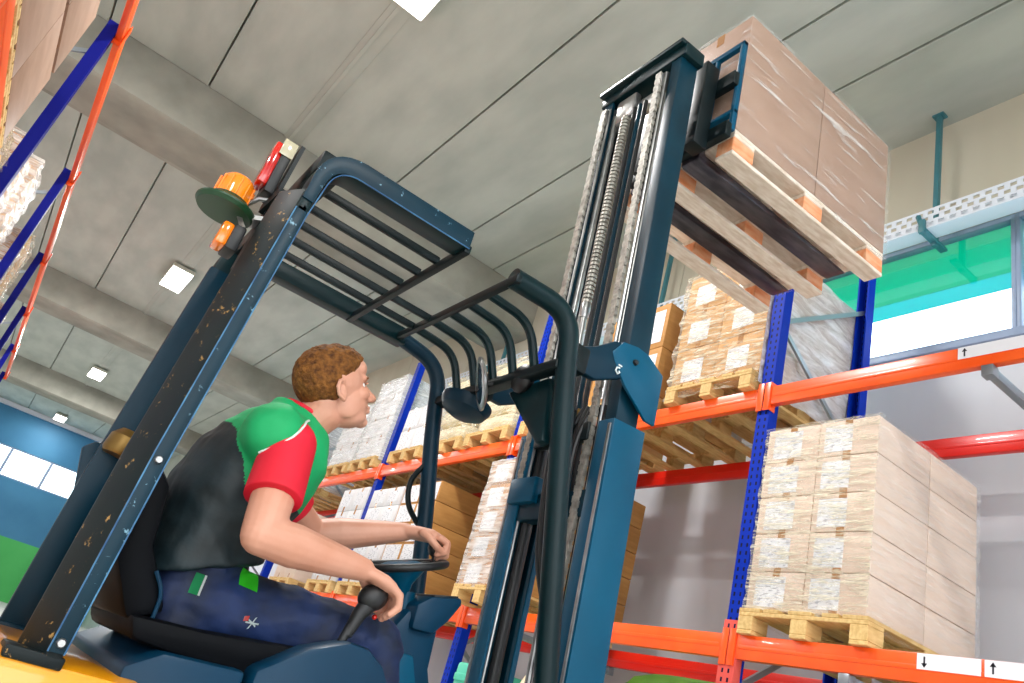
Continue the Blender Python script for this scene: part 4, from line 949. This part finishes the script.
for s in (1, -1):
    m = MB(); m.ell(hp(.071, .031 * s, -.002), (.0120, .0120, .0120), None, 16); ey = part('eye', m, 'eye', D)
    m = MB(); m.ell(hp(.0805, .031 * s, .000), (.003, .0055, .0055), HR3, 12); part('iris', m, 'iris', ey)
    m = MB(); m.tube([hp(.094, .014 * s, .018), hp(.092, .032 * s, .024), hp(.080, .050 * s, .019)], [.004, .0045, .003], 8); part('eyebrow', m, 'hair', D)
    m = MB(); m.tube([hp(.089, .020 * s, .004), hp(.091, .031 * s, .008), hp(.085, .043 * s, .004)], .0028, 8); part('eyelid', m, 'skin', D)
# hair: short, brushed up in front, shaved close over the ears
t = bmesh.new(); bmesh.ops.create_icosphere(t, subdivisions=6, radius=1)
rnd = random.Random(11)
from mathutils import noise as mn
def hairline(f, s, u):
    """>0 where hair grows (head coordinates on the unit sphere)"""
    a = u - (-.02 if f < .12 else -.02 + (f - .12) * .58)          # edge climbs from the ear to the temple
    b = .02 - f if u > -.80 else -1                               # back of the head down to the nape
    return max(min(a, 1), b * .9)
keep = []
for v in t.verts:
    d = v.co.normalized(); h = hairline(d.x, d.y, d.z)
    th = max(0.0, min(1.0, h * 5))
    tuft = .5 + .5 * mn.noise(V((d.x * 5, d.y * 9, d.z * 3)))
    fine = mn.noise(V((d.x * 16, d.y * 26, d.z * 10)))
    lift = .009 + .008 * max(0, d.z) + .024 * max(0, d.z) * max(0, d.x)
    r = .955 + (lift * 10 * (.75 + .4 * tuft) + .035 * fine * max(0, d.z + .3)) * th
    base = V((d.x * .101, d.y * .079, d.z * .101)) * r
    v.co = hp(base.x - .008, base.y, base.z + .022)
    if h < -.05: keep.append(v)
bmesh.ops.delete(t, geom=keep, context='VERTS')
m = MB(); m.bm.free(); m.bm = t; part('hair', m, 'hair', D, None, 80)
# red polo: chest and short sleeves
m = MB(); torso(m, .002, .2, 9)
SE, LE = SR.lerp(ER, .62), SL.lerp(EL, .60)
chainr(m, [V((.575, 2.09, .52)), SR, SE], [.068, .070, .074], 24); chainr(m, [V((.605, 2.29, .52)), SL, LE], [.066, .068, .072], 24)
chainr(m, [NB + V((-.01, 0, -.03)), NB + V((.0, 0, .0))], [.078, .074], 24)
polo = remesh(m, .007, 4, .5)
# cut the sleeves square at the hem and the collar at the neck
bm = polo.bm
for p, e in ((SE, (ER - SR).normalized()), (LE, (EL - SL).normalized())):
    for v in list(bm.verts):
        r_ = v.co - p
        if r_.dot(e) > 0 and r_.length < .13: v.co -= e * (r_.dot(e)) * .92
dl = [v for v in bm.verts if (v.co - NB).dot(V((.3, -.05, .95))) > .028]
bmesh.ops.delete(bm, geom=dl, context='VERTS')
polo_o = part('polo_shirt', polo, 'polo', D, 'red polo shirt with short sleeves', 180)
m = MB(); cax = V((.30, -.05, .95)).normalized(); qn = V((0, 0, 1)).rotation_difference(cax)
ring = [NB + V((-.002, 0, .030)) + qn @ V((.064 * math.cos(a * math.pi / 16), .066 * math.sin(a * math.pi / 16), .006 * math.cos(a * math.pi / 16))) for a in range(33)]
m.tube(ring, .0085, 10, False, 1.0, 1.0); part('collar', m, 'polo', D, 'red collar')
# vest: dark back, green yoke and front edge
m = MB(); torso(m, .018, .23, 9); m.sections([((.520, 2.258, .148), V((.170, 0, .072)), V((0, .210, 0)), .85), ((.518, 2.256, .195), V((.156, 0, .05)), V((0, .202, 0)), .85), ((.519, 2.25, .26), V((.152, 0, .0)), V((0, .19, 0)), .85)], 30)
m.ell(SR + V((-.046, .012, .008)), (.086, .084, .088), None, 24); m.ell(SL + V((-.036, -.012, .020)), (.084, .082, .086), None, 24); chainr(m, [SR + V((-.02, .03, .02)), V((.585, 2.13, .565))], [.075, .05], 24); chainr(m, [SL + V((-.03, -.03, .02)), V((.595, 2.23, .565))], [.075, .05], 24)
chainr(m, [V((.50, 2.13, .50)), V((.585, 2.15, .56))], [.07, .062], 20); chainr(m, [V((.50, 2.25, .50)), V((.59, 2.21, .56))], [.07, .062], 20)
cq = V((0, 0, 1)).rotation_difference(V((.32, -.05, .94)))
m.tube([NB + V((-.012, 0, .004)) + cq @ V((.074 * math.cos(a * math.pi / 12), .080 * math.sin(a * math.pi / 12), 0)) for a in range(25)], .020, 12, False)
# loose cloth: folds over the small of the back
vest = remesh(m, .0065, 9, .5); bm = vest.bm
for v in bm.verts:
    c = v.co; n_ = mn.noise(V((c.x * 6, c.y * 5, c.z * 14 + c.x * 8))); f_ = max(0, min(1, (.5 - c.z) * 4)); v.co = c + v.normal * (.010 * n_ * f_ + .004 * mn.noise(c * 22))
dl = [v for v in bm.verts if (v.co - NB).dot(V((.35, -.05, .93))) > .030 and (v.co - NB).length < .13]
bmesh.ops.delete(bm, geom=dl, context='VERTS')
def yoke(c):
    x = c.x + (c.z - .5) * .15
    back = c.z > .36 and c.x > .405 + (.545 - c.z) * .55
    front = c.x > .64 and c.z > .40
    cap = min((c - SR - V((-.046, .012, .008))).length, (c - SL - V((-.036, -.012, .020))).length) < .092 and c.z > .40
    return back or front or cap
bm.normal_update()
gi = [yoke(f.calc_center_median()) for f in bm.faces]
bm.faces.ensure_lookup_table()
for f, g_ in zip(bm.faces, gi): f.material_index = 1 if g_ else 0
BV = BVHTree.FromBMesh(bm)
vo = part('vest', vest, [M['vest_dark'], M['vest_green']], D, 'dark work vest with green shoulders', 180)
# trousers
m = MB(); m.sections([((.535, 2.265, -.06), V((.125, 0, -.01)), V((0, .178, 0)), .85), ((.53, 2.265, .03), V((.142, 0, -.01)), V((0, .196, 0)), .85), ((.522, 2.262, .10), V((.134, 0, .02)), V((0, .186, 0)), .85), ((.522, 2.262, .165), V((.132, 0, .06)), V((0, .182, 0)), .85)], 28)
chainr(m, [HR + V((.0, 0, .01)), HR.lerp(KR, .45) + V((0, 0, .01)), KR, AR_ + V((0, 0, .03))], [.098, .096, .078, .066], 22); chainr(m, [HL, HL.lerp(KL, .45), KL, AL_ + V((0, 0, .03))], [.105, .096, .078, .066], 22)
tro = remesh(m, .0075, 4, .5)
for v in tro.bm.verts:
    c = v.co; v.co = c + v.normal * (.007 * mn.noise(V((c.x * 16, c.y * 8, c.z * 20))) + .003 * mn.noise(c * 40))
BT = BVHTree.FromBMesh(tro.bm)
to = part('trousers', tro, 'trousers', D, 'navy blue work trousers', 180)
def decal(name, c, u, v, mat, bvh, parent, label=None, off=.002, nu=8, nv=8, depth=.0015):
    t = bmesh.new(); g = []
    for i in range(nu + 1):
        row = []
        for j in range(nv + 1):
            p = V(c) + V(u) * (i / nu - .5) + V(v) * (j / nv - .5); p.y = 1.80; loc, nn, _, _ = bvh.ray_cast(p, V((0, 1, 0)), 1)
            if loc is None: loc, nn, _, _ = bvh.find_nearest(V(c))
            row.append(t.verts.new(loc + nn * off))
        g.append(row)
    for i in range(nu):
        for j in range(nv): t.faces.new((g[i][j], g[i + 1][j], g[i + 1][j + 1], g[i][j + 1]))
    r_ = bmesh.ops.solidify(t, geom=t.faces[:], thickness=depth)
    bmesh.ops.recalc_face_normals(t, faces=t.faces); mb = MB(); mb.bm.free(); mb.bm = t; return part(name, mb, mat, parent, label)
for s, A, K in ((1, AR_, KR), (-1, AL_, KL)):
    m = MB(); m.sections([(A + V((-.06, 0, -.085)), V((.005, 0, 0)), V((0, .035, 0)), .8), (A + V((-.03, 0, -.04)), V((.06, 0, 0)), V((0, .048, 0)), .8), (A + V((0, 0, .03)), V((.06, 0, 0)), V((0, .055, 0)), 1)], 20)
    m.sections([(A + V((-.075, 0, -.055)), V((0, .04, 0)), V((0, 0, .025)), .7), (A + V((.03, 0, -.045)), V((0, .048, 0)), V((0, 0, .036)), .7), (A + V((.14, 0, -.058)), V((0, .046, 0)), V((0, 0, .022)), .7), (A + V((.18, 0, -.066)), V((0, .03, 0)), V((0, 0, .012)), .7)], 20)
    part('boot', m, 'black', D)

decal('pocket_patch', (.632, 2.05, .155), (.048, 0, -.004), (.0, .02, .045), 'patch', BT, D, 'bright green patch on the hip pocket')
decal('pocket_tab', (.508, 2.055, .105), (.022, 0, 0), (0, .005, .05), 'vest_green', BT, D, 'small green tab', nu=3, nv=5)
decal('tab_line', (.522, 2.055, .105), (.005, 0, 0), (0, .005, .05), 'piping', BT, D, 'white line beside the green tab', .003, 2, 6)
lg = decal('leg_emblem', (.650, 2.04, .066), (.012, 0, .004), (0, .002, .012), 'redlens', BT, D, 'red and white emblem on the thigh', .003, 3, 3)
for a_, b_ in (((.034, 0, .004), (.003, 0, .010)), ((.022, 0, -.010), (.003, .0, .010)), ((.004, 0, .003), (.010, .0, .030))):
    decal('emblem_stroke', (.668, 2.04, .060), a_, (0, .002, .004) if a_[0] > .01 else b_, 'piping', BT, lg, 'white stroke', .003, 6, 2)

pp_ = [V((.605, 2.03, .60)), V((.585, 1.98, .575)), V((.560, 1.95, .53)), V((.535, 1.935, .485)), V((.50, 1.94, .435)), V((.478, 1.95, .40))]
sm = []
for a_, b_ in zip(pp_, pp_[1:]):
    for k in range(6): sm.append(a_.lerp(b_, k / 6))
sm = [(lambda r: r[0] + r[1] * .003)(BV.find_nearest(p)) for p in sm]
m = MB(); m.tube(sm, .0032, 6); part('piping', m, 'piping', D, 'pale piping round the armhole')
# ------------------------------------------------------------------ lift everything so that the floor lies at z = 0
for o in list(SC.objects):
    if o.parent is None: o.location.z += H
